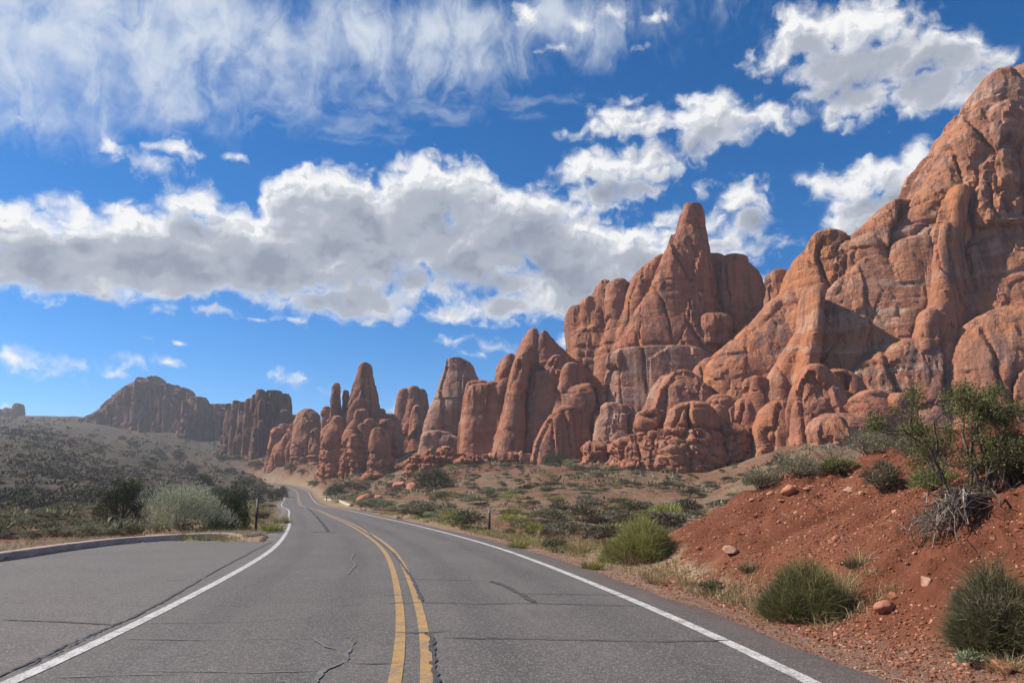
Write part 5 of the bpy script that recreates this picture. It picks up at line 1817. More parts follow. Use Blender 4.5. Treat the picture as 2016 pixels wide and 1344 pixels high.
def build_heroes():
    rng = np.random.default_rng(77)
    # ---- shrub tree on the bank at the right edge
    p = ground_at(1930, 985)
    s = px_size(0, 0, p)
    o = bpy.data.objects.new('shrub_tree', None); COL.objects.link(o)
    o.location = (p[0], p[1], p[2] - .05)
    o['label'] = 'largest olive green shrub tree, twisted and open crowned, on top of the red bank'
    o['category'] = 'tree'
    t = Bag(); tips = []
    Hh = 250 * s
    for (a, lean, L, r) in ((2.6, .38, .46, .05), (3.3, .22, .52, .05), (0.9, .25, .50, .06), (0.2, .65, .42, .05), (1.9, .6, .36, .04), (-0.6, .9, .42, .045), (4.4, .6, .34, .04), (5.3, .55, .40, .04), (0.0, 1.1, .50, .045), (0.5, 1.0, .44, .04), (-.3, 1.3, .46, .04)):
        limb(t, rng, (rng.normal() * .16, rng.normal() * .16, -.1), (math.cos(a) * lean, math.sin(a) * lean, 1), Hh * L, r * .62, 3, tips, 0, 0.42, (2, 4), 0.60)
    c = Bag()
    sprays(c, rng, tips, 92, 0.125, 0.042, 0.011, 0)
    add('trunk', t.mesh('trunk', [M_WOOD], True), o)
    add('crown', c.mesh('crown', [M_JUNI2]), o)
    # ---- dry roots hanging down the bank under it
    root = bpy.data.objects.new('dead_branches', None); COL.objects.link(root)
    a0 = ground_at(1912, 1000)
    root.location = a0
    root['label'] = 'tangle of bare grey dead branches hanging down the red bank under the shrub tree'
    root['category'] = 'dead branches'
    for k in range(6):
        b = Bag()
        for q in range(13):
            st = np.array([1915 + rng.normal() * 22, 992 + rng.normal() * 8])
            en = np.array([1775 + rng.uniform(0, 150), 1066 + rng.normal() * 14])
            en[1] -= max(en[0] - 1850, 0) * 0.45
            pts = []
            for u in np.linspace(0, 1, 6):
                q2 = st + (en - st) * u + rng.normal(size=2) * 5
                g = ground_at(q2[0], q2[1])
                g[2] += 0.05 + 0.30 * math.sin(u * 2.6) * rng.uniform(.2, 1) + 0.02
                pts.append(g - a0)
            r0 = rng.uniform(.007, .018)
            tube(b, pts, np.linspace(r0, r0 * .35, 6), 4, 0)
            for f in range(3):
                i = rng.integers(2, 6)
                e = pts[i] + rng.normal(size=3) * np.array([.16, .16, .12]) + np.array([-.06, -.05, -.04])
                tube(b, [pts[i], (pts[i] + e) / 2 + rng.normal(size=3) * .03, e], [r0 * .5, r0 * .35, r0 * .15], 3, 0)
        add('branch', b.mesh('branch', [M_DEAD if k == 2 else M_WOOD if k % 2 else M_TWIG]), root)

    def W(px, py):
        g = ground_at(px, py)
        return px_size(px, py, g)
    # ---- green broom bushes by the road (px, base y, half width px, height px)
    for (px, py, hw, hh, mat, lab, sp) in (
        (1592, 1206, 92, 104, M_BROOM, 'dense dark green broom bush at the foot of the red bank, nearest the road', .95),
        (1268, 1098, 74, 80, M_BROOM2, 'yellow green broom bush at the left tip of the red bank', .9),
        (1216, 1104, 34, 48, M_BROOM2, 'small yellow green broom clump left of the broom bush at the tip of the bank', .8),
    ):
        s = W(px, py)
        R, H = hw * s, hh * s * 1.05
        b = dome_bag(rng, 15000 if hw > 60 else 4500, R * .90, H * .90, 0.0046 * (1 if py > 1150 else 1.6))
        b2 = broom_bag(rng, 700, R * 1.7, H * .42, 0.005, 1.0, 0, 0.4)
        d = Bag()
        for q in range(30):
            a = rng.uniform(0, 6.28); e = np.array([math.cos(a) * R * .8, math.sin(a) * R * .8, H * rng.uniform(.2, .5)])
            tube(d, [np.zeros(3) - [0, 0, .05], e * .5 + [0, 0, .04], e], [.012, .008, .003], 3, 0)
        hero('broom_bush', lab, 'bush', px, py, [('foliage', b.mesh('foliage', [mat, M_STRAW])), ('dry_skirt', b2.mesh('dry_skirt', [M_STRAW if py > 1150 else M_BLACK])), ('stem', d.mesh('stems', [M_TWIG]))])
    # straw plume beside the dark green broom
    s = W(1662, 1190)
    hero('grass_tuft', 'tall yellow straw plume growing in the right half of the dark green broom bush', 'grass', 1660, 1192,
         [('blade', broom_bag(rng, 420, 30 * s, 108 * s, .006, .40, 0, .2).mesh('blades', [M_STRAW]))])
    # ---- bush at the lower right edge
    s = W(1960, 1268)
    tw = bush_bag(rng, 3600, 12, 80 * s, 120 * s, .07, .006, .5, 0, 60, 1, .3, .006, .04)
    hero('edge_bush', 'large bush, grey below and green on top, low on the bank at the right edge', 'bush', 1972, 1270,
         [('foliage', dome_bag(rng, 13000, 74 * s, 150 * s, .0052, 0, .42).mesh('foliage', [M_BROOM, M_SAGE])), ('twig', tw.mesh('twigs', [M_SAGE, M_TWIG]))])
    hero('edge_bush', 'low dry grey bush against the left side of the large bush at the right edge', 'bush', 1925, 1258,
         bush_parts(rng, M_SAGE, n=4200, clumps=12, R=52 * s, H=110 * s, leaf=.06, lw=.006, up=.8, stems=90, fill=.3, low=.05))
    s = W(1915, 1312)
    hero('small_plant', 'small pale yellow green plant at the lower right corner below the large bush', 'plant', 1918, 1316,
         [('foliage', bush_bag(rng, 500, 6, 26 * s, 34 * s, .05, .010, .6, 0, 0, 0).mesh('foliage', [M_RABBIT]))])
    for (px, py, hw, hh, lab) in ((1985, 1312, 36, 60, 'straw coloured grass tuft in the lower right corner, beside the orange stone'),
                                  (1478, 1122, 20, 34, 'small dark grass tuft with dry tips alone on the open red slope'),
                                  (1696, 1112, 34, 46, 'dark tuft with straw tips on the red slope behind the dark green broom bush')):
        s = W(px, py)
        dark = hw != 36
        pr = [('blade', broom_bag(rng, 520, hw * s * 1.4, hh * s * (1.0 if not dark else .85), .006, .95, 0, .35).mesh('blades', [M_BLACK if dark else M_STRAW]))]
        if dark:
            pr.append(('dry_tip', broom_bag(rng, 110, hw * s * .6, hh * s * 1.25, .005, .45, 0, .2).mesh('dry_tips', [M_STRAW])))
        hero('grass_tuft', lab, 'grass', px, py, pr)
    # ---- shrubs on the bank
    for (px, py, hw, hh, mat, lab) in (
        (1736, 968, 36, 46, M_BLACK, 'round dark grey shrub standing alone high on the red bank'),
        (1778, 866, 42, 44, M_BROOM2, 'yellow green shrub on the bank crest left of the large shrub tree'),
        (1712, 893, 50, 36, M_SAGE, 'grey shrub on the bank crest just left of the yellow green crest shrub'),
        (1640, 915, 46, 34, M_SAGE, 'grey green shrub in the middle of the bank crest'),
        (1655, 932, 32, 26, M_BROOM, 'low green shrub just below the middle of the bank crest'),
        (1575, 938, 44, 40, M_SAGE, 'wide grey shrub on the bank crest where it begins to fall'),
        (1545, 918, 30, 36, M_JUNI2, 'bright green shrub behind the falling bank crest, under the cliff knobs'),
        (1500, 962, 34, 34, M_SAGE, 'last grey shrub on the falling left end of the bank crest'),
        (1835, 905, 52, 50, M_BLACK, 'dark shrub in front of the shrub tree on its left side'),
        (1840, 960, 42, 42, M_BROOM, 'olive shrub below the left limbs of the shrub tree'),
        (1990, 955, 40, 120, M_JUNI2, 'dense green shrub right of the shrub tree at the picture edge'),
        (1795, 895, 40, 40, M_SAGE, 'grey shrub on the crest between yellow green shrub and shrub tree'),
    ):
        s = W(px, py)
        hero('bank_shrub', lab, 'shrub', px, py, bush_parts(rng, mat, n=3000, clumps=12, R=hw * s * 1.15, H=hh * s * 1.25, leaf=.075, lw=.010, up=.7, stems=40, fill=.35, low=.07))
    # ---- left: silver bush, junipers
    s = W(362, 1046)
    hero('silver_bush', 'large pale silvery green bush behind the kerb, left of the dark juniper', 'bush', 362, 1044,
         bush_parts(rng, M_SILVER, n=10000, clumps=15, R=92 * s, H=96 * s, leaf=.15, lw=.020, up=1.0, stems=8, fill=.3, low=.05))
    for i, (px, py, hpx, wpx, lab) in enumerate((
        (236, 1030, 102, 118, 'broad dark juniper in the scrub behind the kerb, left of the silvery bush'),
        (456, 1042, 104, 88, 'dense green juniper between the silvery bush and the marker post by the road'),
        (540, 985, 32, 40, 'dark juniper close to the left road edge at the bend'),
        (556, 978, 26, 28, 'second dark juniper at the bend, touching the road edge'),
        (855, 962, 52, 100, 'wide dark juniper on the right slope below the flat topped fin'),
        (1092, 915, 40, 60, 'dark juniper at the foot of the twin peaked fin'),
        (660, 975, 26, 60, 'low dark juniper right of the road bend, below the pillars'),
        (1400, 922, 28, 46, 'dark juniper in front of the bedded knobs'),
    )):
        p = ground_at(px, py)
        s = px_size(px, py, p)
        H, R = hpx * s / 2.5, wpx * s / 3.1
        o, _ = hero('juniper', lab, 'tree', px, py, JUN[i % 3], rz=rng.uniform(0, 6), stretch=(R, R, H))
    # scattered junipers, mid distance
    grp = 'small dark junipers scattered over the valley'
    proto = None
    for i, (px, py, hpx, wpx) in enumerate((
        (400, 955, 26, 44), (375, 930, 20, 30), (430, 975, 24, 40), (486, 955, 22, 34), (310, 892, 14, 26), (290, 915, 12, 22), (195, 890, 12, 22), (350, 900, 14, 28), (505, 920, 18, 30),
        (575, 925, 14, 34), (596, 930, 10, 24), (440, 905, 12, 26), (470, 905, 12, 22), (545, 905, 14, 26), (260, 880, 12, 20), (335, 958, 16, 26), (280, 945, 14, 24), (230, 930, 12, 20), (120, 900, 12, 20),
        (70, 880, 10, 18), (690, 960, 18, 40), (735, 945, 16, 26), (410, 985, 20, 34), (515, 972, 16, 30), (620, 955, 14, 30), (240, 865, 10, 18), (180, 860, 9, 16), (140, 870, 10, 16), (40, 900, 12, 18), (385, 955, 18, 30), (455, 930, 14, 24))):
        p = ground_at(px, py)
        if p is None:
            continue
        d, _z = road_near(np.array([p[0]]), np.array([p[1]]))
        if abs(d[0]) < 6:
            continue
        s = px_size(px, py, p)
        H, R = hpx * s / 2.3, wpx * s / 2.6
        if proto is None or i < 3:
            o = bpy.data.objects.new('juniper', None); COL.objects.link(o)
            for nm, me in JUN[i % 3]:
                add(nm, me, o)
            o['label'] = 'small dark juniper scattered with its like over the middle and far valley floor'; o['category'] = 'tree'; o['group'] = grp
            o.location = (p[0], p[1], p[2] - .05); o.scale = (R, R, H); o.rotation_euler = (0, 0, rng.uniform(0, 6))
            proto = o
        else:
            clone(proto, (p[0], p[1], p[2] - .05), rng.uniform(0, 6), (R, R, H))


build_heroes()


def scatter_shrubs():
    """Countable shrubs: the ones that show largest are things of their own; the rest of the far scrub is one mass."""
    rng = np.random.default_rng(91)
    # roadside rows, read off the photograph
    grp = 'pale rabbitbrush along the right road edge'
    for i in range(30):
        t = i / 29
        px = 668 + 215 * t + rng.normal() * 7
        py = 992 + 46 * t ** 1.15 - 6 + rng.uniform(-11, 0)
        p = ground_at(px, py)
        d = road_near(np.array([p[0]]), np.array([p[1]]))[0][0]
        if d < 4.9:
            n = 5.4 - d
            p = np.array([p[0] + n * .95, p[1] + n * .2, 0]); p[2] = ground_z(p[0], p[1])
        s = rng.uniform(.8, 1.5)
        add('rabbitbrush', RABBIT_ME[i % 4], None, (p[0], p[1], p[2] - .04), rng.uniform(0, 6), (s * 1.15, s * 1.15, s * rng.uniform(.8, 1.1)),
            'pale green rabbitbrush in the row along the right road edge below the slope', 'shrub', grp)
    placed = []

    def try_place(px, py, lo, hi, kinds, y0=5, y1=260):
        p = ground_at(px, py)
        if p is None or p[1] > y1 or p[1] < y0:
            return None
        d = road_near(np.array([p[0]]), np.array([p[1]]))[0][0]
        if abs(d) < 5.0 or poly_inside(np.array([p[0]]), np.array([p[1]]), BAY_POLY)[0] or poly_dist(np.array([p[0]]), np.array([p[1]]), KERB_C)[0] < .9:
            return None
        return p
    g1 = 'grey green sagebrush on the flat right of the road'
    g2 = 'dark blackbrush on the flat right of the road'
    g3 = 'grey sagebrush behind the kerb left of the road'
    g4 = 'dark blackbrush on the slope left of the road'
    # flat right of the road
    cnt = {g1: 0, g2: 0, g3: 0, g4: 0}
    tries = 0
    while cnt[g1] + cnt[g2] < 330 and tries < 4000:
        tries += 1
        px = rng.uniform(690, 1560); py = rng.uniform(912, 1082)
        p = try_place(px, py, 0, 0, 0)
        if p is None or (p[0] > 3.0 and p[1] < 24):
            continue
        if abs(px - 963) < 34 and py > 1012:
            continue
        # clumped cover
        if vnoise(np.array([[p[0] / 9, p[1] / 9, 5.0]]), 5)[0] < rng.uniform(-.6, .45):
            continue
        if any((p[0] - q[0]) ** 2 + (p[1] - q[1]) ** 2 < (0.5 * (q[3] + .5)) ** 2 for q in placed):
            continue
        sc = (.6 + 1.1 * rng.uniform(0, 1) ** 1.6) * (1 + p[1] / 200)
        dark = rng.uniform() < .48
        g = g2 if dark else g1
        placed.append((p[0], p[1], p[2], sc))
        cnt[g] += 1
        if rng.uniform() < .16:
            placed_o = add('yellow_shrub', YELLOW_ME[rng.integers(0, 3)], None, (p[0], p[1], p[2] - .04), rng.uniform(0, 6), (sc * 1.2, sc * 1.2, sc * rng.uniform(.7, 1.0)),
                           'yellowish olive shrub among the grey ones on the open flat right of the road', 'shrub', 'yellowish shrubs on the flat right of the road')
            MARK.append(placed_o)
            continue
        me = (BLACK_ME if dark else SAGE_ME)[rng.integers(0, 5)]
        add('blackbrush' if dark else 'sagebrush', me, None, (p[0], p[1], p[2] - .04), rng.uniform(0, 6), (sc * 1.25, sc * 1.25, sc * rng.uniform(.75, 1.05)),
            'dark low blackbrush on the open flat between the road and the cliffs' if dark else 'grey green rounded sagebrush on the open flat between the road and the cliffs', 'shrub', g)
    tries = 0
    while cnt[g3] + cnt[g4] < 240 and tries < 4000:
        tries += 1
        px = rng.uniform(-40, 560); py = 1062 - 190 * rng.uniform(0, 1) ** 1.6
        p = try_place(px, py, 0, 0, 0)
        if p is None:
            continue
        if any((p[0] - q[0]) ** 2 + (p[1] - q[1]) ** 2 < (0.45 * (q[3] + .5)) ** 2 for q in placed):
            continue
        sc = rng.uniform(.45, .95) * (1 + p[1] / 220)
        if 270 < px < 520 and py > 1005:
            continue
        dark = rng.uniform() < .5
        g = g4 if dark else g3
        placed.append((p[0], p[1], p[2], sc))
        cnt[g] += 1
        me = (BLACK_ME if dark else SAGE_ME)[rng.integers(0, 5)]
        add('blackbrush' if dark else 'sagebrush', me, None, (p[0], p[1], p[2] - .04), rng.uniform(0, 6), (sc * 1.25, sc * 1.25, sc * rng.uniform(.75, 1.05)),
            'dark low blackbrush among the scrub on the slope left of the road' if dark else 'grey rounded sagebrush among the scrub behind the kerb left of the road', 'shrub', g)
    # ---- the rest: one mass of small scrub, coarse
    n = 34000
    az = np.radians(np.where(rng.uniform(0, 1, n) < .62, rng.uniform(-46, -12, n), rng.uniform(-12, 42, n))); r = 34 * (720 / 34) ** rng.uniform(0, 1, n)
    X, Y = r * np.sin(az), r * np.cos(az)
    d = road_near(X, Y)[0]
    cl = vnoise(np.stack([X / (8 + r / 12), Y / (8 + r / 12), 0 * X + 5], 1), 5)
    ok = (np.abs(d) > 5.5 + r / 90) & ~poly_inside(X, Y, BAY_POLY) & (poly_dist(X, Y, KERB_C) > 1.0) & (cl > rng.uniform(-.7, .35, n) + .25 * (d > 0) + .35 * ((d < 0) & (r < 62))) & ((d < 0) | (r > 120) | (rng.uniform(0, 1, n) < .12)) & ~((X > 2.5) & (Y < 24))
    ok &= ~((np.hypot(X + 10.5, Y - 27) < 5) | (np.hypot(X + 21, Y - 34) < 5))
    X, Y, r, d = X[ok], Y[ok], r[ok], d[ok]
    Z = height_fast(X, Y)
    m = len(X)
    sc = (.3 + .85 * rng.uniform(0, 1, m) ** 2.0) * (1 + r / 175)
    kk = np.where(r < 110, 20, 9)
    i = np.repeat(np.arange(m), kk)
    N = len(i)
    far = (r[i] >= 110)
    dd = sphere_dirs(rng, N, .1)
    rad = rng.uniform(.3, 1, N) ** .5 * .42
    base = dd * (rad * sc[i])[:, None] * np.array([1.25, 1.25, .85])
    base += np.stack([X, Y, Z], 1)[i]
    b = Bag()
    blades(b, rng, base, dd + np.array([0, 0, .5]) + rng.normal(size=dd.shape) * .4, np.where(far, .34, .24) * sc[i], np.where(far, .16, .075) * sc[i], .1, 0)
    T = b.T[0]
    own = np.tile(i, 3)
    pick = own * 7919 % 100
    lf = np.tile(((d < 0) | (X < -.33 * Y))[i], 3)
    nr = np.tile((r < 75)[i], 3)
    mi = np.where(lf & ~nr, np.where(pick < 45, 3, 4), np.where(pick < 42, 0, np.where(pick < 95, 1, 2))).astype(np.int32)  # left hillside gets the leaves with shade in their colour
    me = mesh_from('scrub', b.V[0], [T], [M_SAGE, M_BLACK, M_BROOM2, M_SCRUB_SHADE, M_SCRUB_SHADE2], False, mi)
    add('scrub', me, kind='stuff', label='low grey green scrub covering the far slopes', cat='scrub')


scatter_shrubs()


def to_px(p):
    c, s_ = math.cos(PITCH), math.sin(PITCH)
    y, z = p[1], p[2] - EYE
    f = y * c + z * s_
    return 1008 + FOC * p[0] / f, 672 - FOC * (-y * s_ + z * c) / f


def name_by_landmark():
    marks = [('the right marker post', 963, 1044), ('the left marker post', 503, 1042), ('the far marker post by the small lay-by', 643, 983), ('the large silvery bush', 362, 1036),
             ('the broad dark juniper behind the kerb', 236, 1024), ('the dense green juniper by the left post', 468, 1036), ('the broom bush at the bank tip', 1268, 1090),
             ('the two big orange boulders', 800, 960), ('the wide dark juniper on the right slope', 855, 958), ('the juniper below the twin peaked fin', 1092, 912), ('the juniper before the bedded knobs', 1400, 920),
             ('the far end of the kerb', 490, 1052), ('the kerb at the left picture edge', 15, 1085), ('the foot of the balanced knob', 745, 985), ('the upright boulder below the tower', 1162, 902),
             ('the pale stone on the flat', 1062, 1052), ('the end of the bank crest', 1490, 962), ('the broken red ledge', 890, 935), ('the middle of the kerb', 250, 1066), ('the row of rabbitbrush', 780, 1010), ('the foot of the flat topped fin', 870, 915)]
    look = {'sagebrush': 'grey rounded sagebrush', 'blackbrush': 'dark low blackbrush', 'yellow_shrub': 'yellowish olive shrub', 'juniper': 'small dark juniper', 'rabbitbrush': 'pale green rabbitbrush'}
    obs = [(o, o.name.split('.')[0]) for o in COL.objects if o.parent is None and o.get('group') and o.name.split('.')[0] in look]
    px = {o: to_px(o.location) for o, k in obs}
    done = set()
    for kind, text in look.items():
        mine = [o for o, k in obs if k == kind]
        for (nm, x, y) in marks:
            free = [o for o in mine if o not in done]
            if not free:
                continue
            o = min(mine, key=lambda o: math.hypot(px[o][0] - x, 2 * (px[o][1] - y)))
            if o in done or math.hypot(px[o][0] - x, 2 * (px[o][1] - y)) > 110:
                continue
            o['label'] = text + ' standing nearest to ' + nm
            done.add(o)


name_by_landmark()


def build_grass():
    rng = np.random.default_rng(5)
    # right shoulder: straw, left kerb: bleached; road edges: yellow green
    b = Bag()
    def strip(n, fx, mat, hl, cl=.0, per=9, w=.006):
        P = fx(n)
        z = height_fast(P[:, 0], P[:, 1])
        i = np.repeat(np.arange(len(P)), per)
        base = np.stack([P[i, 0], P[i, 1], z[i] - .02], 1) + rng.normal(size=(len(i), 3)) * np.array([.07, .07, 0])
        dirs = rng.normal(size=(len(i), 3)) * .42 + np.array([0, 0, 1])
        blades(b, rng, base, dirs, hl * rng.uniform(.4, 1.2, len(i)), w * (1 + P[i, 1] / 24), .35, mat)

    def along(side, d0, d1, y0, y1, pw=1.0):
        def f(n):
            yy = y0 * (y1 / y0) ** rng.uniform(0, 1, n * 2)
            dist = d0 + (d1 - d0) * rng.uniform(0, 1, n * 2) ** pw
            cx = np.interp(yy, ROAD_C[:, 1], ROAD_C[:, 0]); nx = np.interp(yy, ROAD_C[:, 1], ROAD_N[:, 0]); ny = np.interp(yy, ROAD_C[:, 1], ROAD_N[:, 1])
            X, Y = cx + nx * dist * side, yy + ny * dist * side
            ok = vnoise(np.stack([X / 1.6, Y / 1.6, 0 * X], 1), 8) > rng.uniform(-.7, .5, n * 2)
            return np.stack([X, Y], 1)[ok][:n]
        return f
    strip(900, along(1, 4.7, 6.0, 8.6, 34, 1.6), 0, .20)
    strip(900, along(1, 5.2, 10, 22, 60, 1.0), 0, .26)
    strip(500, along(1, 4.7, 6.2, 17, 70), 2, .30)
    strip(700, along(-1, 4.9, 7.0, 29, 80), 2, .30)
    strip(160, along(-1, 4.6, 5.6, 28, 60), 0, .30)

    def kerbside(n):
        u = rng.uniform(0, 1, n * 2)
        s = np.linspace(0, 1, len(KERB_C))
        kx, ky = np.interp(u, s, KERB_C[:, 0]), np.interp(u, s, KERB_C[:, 1])
        off = .45 + 1.7 * rng.uniform(0, 1, n * 2) ** 1.6
        X, Y = kx - off, ky + off * .2
        top = ky > 27
        X = np.where(top, kx, X); Y = np.where(top, ky + off, Y)
        ok = (ky > 4) & (vnoise(np.stack([X / 1.3, Y / 1.3, 0 * X], 1), 18) > rng.uniform(-.7, .4, n * 2))
        return np.stack([X, Y], 1)[ok][:n]
    strip(1500, kerbside, 1, .22)

    def plain(n):
        az = np.radians(rng.uniform(-8, 24, n * 2)); r = 26 * (150 / 26) ** rng.uniform(0, 1, n * 2)
        X, Y = r * np.sin(az), r * np.cos(az)
        ok = (np.abs(road_near(X, Y)[0]) > 6) & ~((X > 2.5) & (Y < 24)) & (vnoise(np.stack([X / 7, Y / 7, 0 * X], 1), 28) > rng.uniform(-.5, .5, n * 2))
        return np.stack([X, Y], 1)[ok][:n]
    strip(2300, plain, 0, .28, per=7, w=.010)

    def leftplain(n):
        az = np.radians(rng.uniform(-44, -14, n * 2)); r = 27 * (120 / 27) ** rng.uniform(0, 1, n * 2)
        X, Y = r * np.sin(az), r * np.cos(az)
        ok = (np.abs(road_near(X, Y)[0]) > 6) & (poly_dist(X, Y, KERB_C) > .6) & ~poly_inside(X, Y, BAY_POLY)
        return np.stack([X, Y], 1)[ok][:n]
    strip(1300, leftplain, 0, .30, per=7, w=.010)
    me = b.mesh('dry_grass', [M_STRAW, M_PALE, M_YGRASS])
    add('dry_grass', me, kind='stuff', label='dry straw coloured grass along the road edges and over the flat', cat='grass')
    # tufts one can tell apart along the shoulder
    for i, (px, py, hh, me_, lab) in enumerate((
        (1140, 1088, 42, STRAW_ME[0], 'pale straw tuft on the shoulder left of the broom bush, further of two'),
        (1168, 1120, 34, YGRASS_ME[0], 'yellow green tuft right at the road shoulder before the small broom clump'),
        (1242, 1112, 46, STRAW_ME[1], 'straw tuft leaning on the front of the broom bush'),
        (1290, 1148, 44, STRAW_ME[2], 'straw tuft on the shoulder right of the broom bush'),
        (1350, 1152, 40, STRAW_ME[3], 'pair of straw stalks at the toe of the red bank'),
        (1400, 1172, 28, BLACK_ME[1], 'small dark tuft at the toe of the red bank before the dark broom'),
        (1020, 1078, 30, YGRASS_ME[1], 'yellow green tuft by the right road edge near the marker post'),
        (1090, 1086, 28, BLACK_ME[2], 'dark low tuft on the shoulder between marker post and broom bush'),
        (458, 1050, 22, YGRASS_ME[2], 'yellow green tuft behind the far end of the kerb'),
        (536, 1046, 34, YGRASS_ME[0], 'bright yellow green tuft at the left road edge beyond the kerb end'),
        (556, 1030, 26, YGRASS_ME[1], 'further yellow green tuft at the left road edge'),
        (512, 1030, 20, SAGE_ME[1], 'small grey shrub beside the left marker post'),
    )):
        p = ground_at(px, py)
        s = px_size(px, py, p) * hh / .52
        add('grass_tuft' if me_ not in SAGE_ME + BLACK_ME else 'low_shrub', me_, None, (p[0], p[1], p[2] - .02), i * 1.3, s, lab, 'grass' if me_ not in SAGE_ME + BLACK_ME else 'shrub')


build_grass()


# ------------------------------------------------------------------ stones
def stone_mesh(seed, n=2):
    rng = np.random.default_rng(seed)
    import bmesh
    bm = bmesh.new()
    bmesh.ops.create_icosphere(bm, subdivisions=n, radius=1)
    me = bpy.data.meshes.new('stone')
    V = np.array([v.co[:] for v in bm.verts])
    F = np.array([[v.index for v in f.verts] for f in bm.faces])
    bm.free()
    for k in range(9):      # flat broken faces
        d = rng.normal(size=3); d /= np.linalg.norm(d)
        c = rng.uniform(.45, .8)
        over = np.maximum(V @ d - c, 0)
        V = V - over[:, None] * d
    V *= (1 + .10 * fbm(V * 2.0 + seed, 2, seed))[:, None]
    return V * np.array([1, .8, .62]), F


M_STONE = simple_mat('loose_stone', (0.40, 0.185, 0.115), 0.95, 0.25, 5.0, 0.1, 0.6, 20)
M_CLOD = simple_mat('soil_clod', (0.19, 0.072, 0.042), 0.97, 0.3, 12.0, 0.05, 0.6, 40)
M_STONE2 = simple_mat('pale_stone', (0.50, 0.30, 0.21), 0.95, 0.2, 5.0, 0.1, 0.6, 20)


def build_stones():
    rng = np.random.default_rng(3)
    shp = [stone_mesh(i, 1) for i in range(10)]
    big = [mesh_from('stone', *stone_mesh(40 + i, 3), [M_STONE], True) for i in range(4)]
    big2 = [mesh_from('stone', *stone_mesh(50 + i, 3), [M_STONE2], True) for i in range(3)]
    for i, (px, py, w, me, name, lab) in enumerate((
        (1438, 1088, 34, big2[0], 'stone', 'flat pale stone lying alone on the open red slope'),
        (1974, 1322, 52, big[1], 'stone', 'orange stone in the lower right corner beside the straw grass'),
        (1552, 972, 40, big[2], 'stone', 'orange block under the falling end of the bank crest'),
        (1593, 934, 26, big2[1], 'stone', 'pale stone among the shrubs of the bank crest'),
        (1828, 1152, 40, big2[2], 'stone', 'pale stone on the slope below the dead branches'),
        (1745, 1200, 44, big[3], 'stone', 'orange stone on the slope right of the dark green broom bush'),
        (1645, 1060, 20, big[0], 'stone', 'small orange stone in the middle of the red slope'),
        (1235, 1032, 16, big2[0], 'stone', 'small pale stone at the foot of the bank behind the broom bush'),
        (1062, 1052, 20, big2[1], 'stone', 'pale stone on the flat right of the marker post'),
        (786, 962, 38, big[1], 'boulder', 'left of two big orange boulders below the broken ledge'),
        (814, 962, 34, big[2], 'boulder', 'right of two big orange boulders below the broken ledge'),
        (722, 990, 40, big[3], 'boulder', 'rough red boulder at the foot of the balanced knob'),
        (745, 985, 26, big[0], 'boulder', 'smaller red boulder right of the rough one under the balanced knob'),
        (788, 1022, 18, big2[2], 'stone', 'pale stone in the rabbitbrush row by the road'),
        (1120, 905, 24, big[2], 'boulder', 'orange boulder beside the juniper at the foot of the twin peaked fin'),
        (1162, 903, 30, big[3], 'boulder', 'upright orange boulder between twin peaked fin and tower'),
    )):
        p = ground_at(px, py)
        s = px_size(px, py, p) * w / 2
        add(name, me, None, (p[0], p[1], p[2] + s * .25), rng.uniform(0, 6), (s, s, s * (1.5 if 'upright' in lab else 1.0)), lab, name)
    # gravel and clods on the red bank and the shoulder: nobody could count them
    n = 110000
    X = rng.uniform(2.6, 12.8, n); Y = 4.5 + 16.0 * rng.uniform(0, 1, n)
    P3 = np.stack([X, Y, 0 * X], 1)
    nn = fbm(P3 / 1.3, 3, 61)
    ok = (nn > rng.uniform(-.7, .55, n)) & (X > np.interp(Y, ROAD_C[:, 1], ROAD_C[:, 0]) + 4.5)
    X, Y, nn = X[ok], Y[ok], nn[ok]
    Z = height_fast(X, Y)
    rim = sstep(Z, 1.2, 2.1) * (vnoise(np.stack([X / 1.5, Y / 1.5, 0 * X], 1), 66) > -.1)
    u = rng.uniform(0, 1, len(X))
    S = .007 + .025 * u ** 3 + .055 * (rng.uniform(0, 1, len(X)) ** 2) * (rng.uniform(0, 1, len(X)) < .02 + .05 * rim)
    n2 = 9000
    yy = 5.5 * (34 / 5.5) ** rng.uniform(0, 1, n2)
    dist = 4.05 + 1.3 * rng.uniform(0, 1, n2) ** 1.2
    X2 = np.interp(yy, ROAD_C[:, 1], ROAD_C[:, 0]) + dist
    S2 = .005 + .016 * rng.uniform(0, 1, n2) ** 3
    X = np.concatenate([X, X2]); Y = np.concatenate([Y, yy]); Z = np.concatenate([Z, height_fast(X2, yy)]); S = np.concatenate([S, S2])
    me = bpy.data.meshes.new('gravel')
    me.vertices.add(len(X))
    me.vertices.foreach_set('co', np.stack([X, Y, Z + S * .12], 1).astype(np.float32).ravel())
    at_ = me.attributes.new('size', 'FLOAT', 'POINT')
    at_.data.foreach_set('value', S.astype(np.float32))
    o = add('gravel', me, kind='stuff', label='loose red gravel and clods strewn over the bank and shoulder', cat='gravel')
    m, t, bs = new_mat('gravel_stone')
    oi = t.node('ShaderNodeObjectInfo').outputs['Random']
    c = t.mix(t.step(oi, .0, .7), (0.15, 0.055, 0.032), (0.27, 0.115, 0.066))
    c = t.mix(t.step(oi, .72, 1.0), c, (0.50, 0.27, 0.175))
    t.put(bs.inputs['Base Color'], c)
    bs.inputs['Roughness'].default_value = .95
    bs.inputs['Specular IOR Level'].default_value = .1
    g = bpy.data.node_groups.new('strewn_gravel', 'GeometryNodeTree')
    g.interface.new_socket('Geometry', in_out='INPUT', socket_type='NodeSocketGeometry')
    g.interface.new_socket('Geometry', in_out='OUTPUT', socket_type='NodeSocketGeometry')
    N, Lk = g.nodes, g.links
    gi, go = N.new('NodeGroupInput'), N.new('NodeGroupOutput')
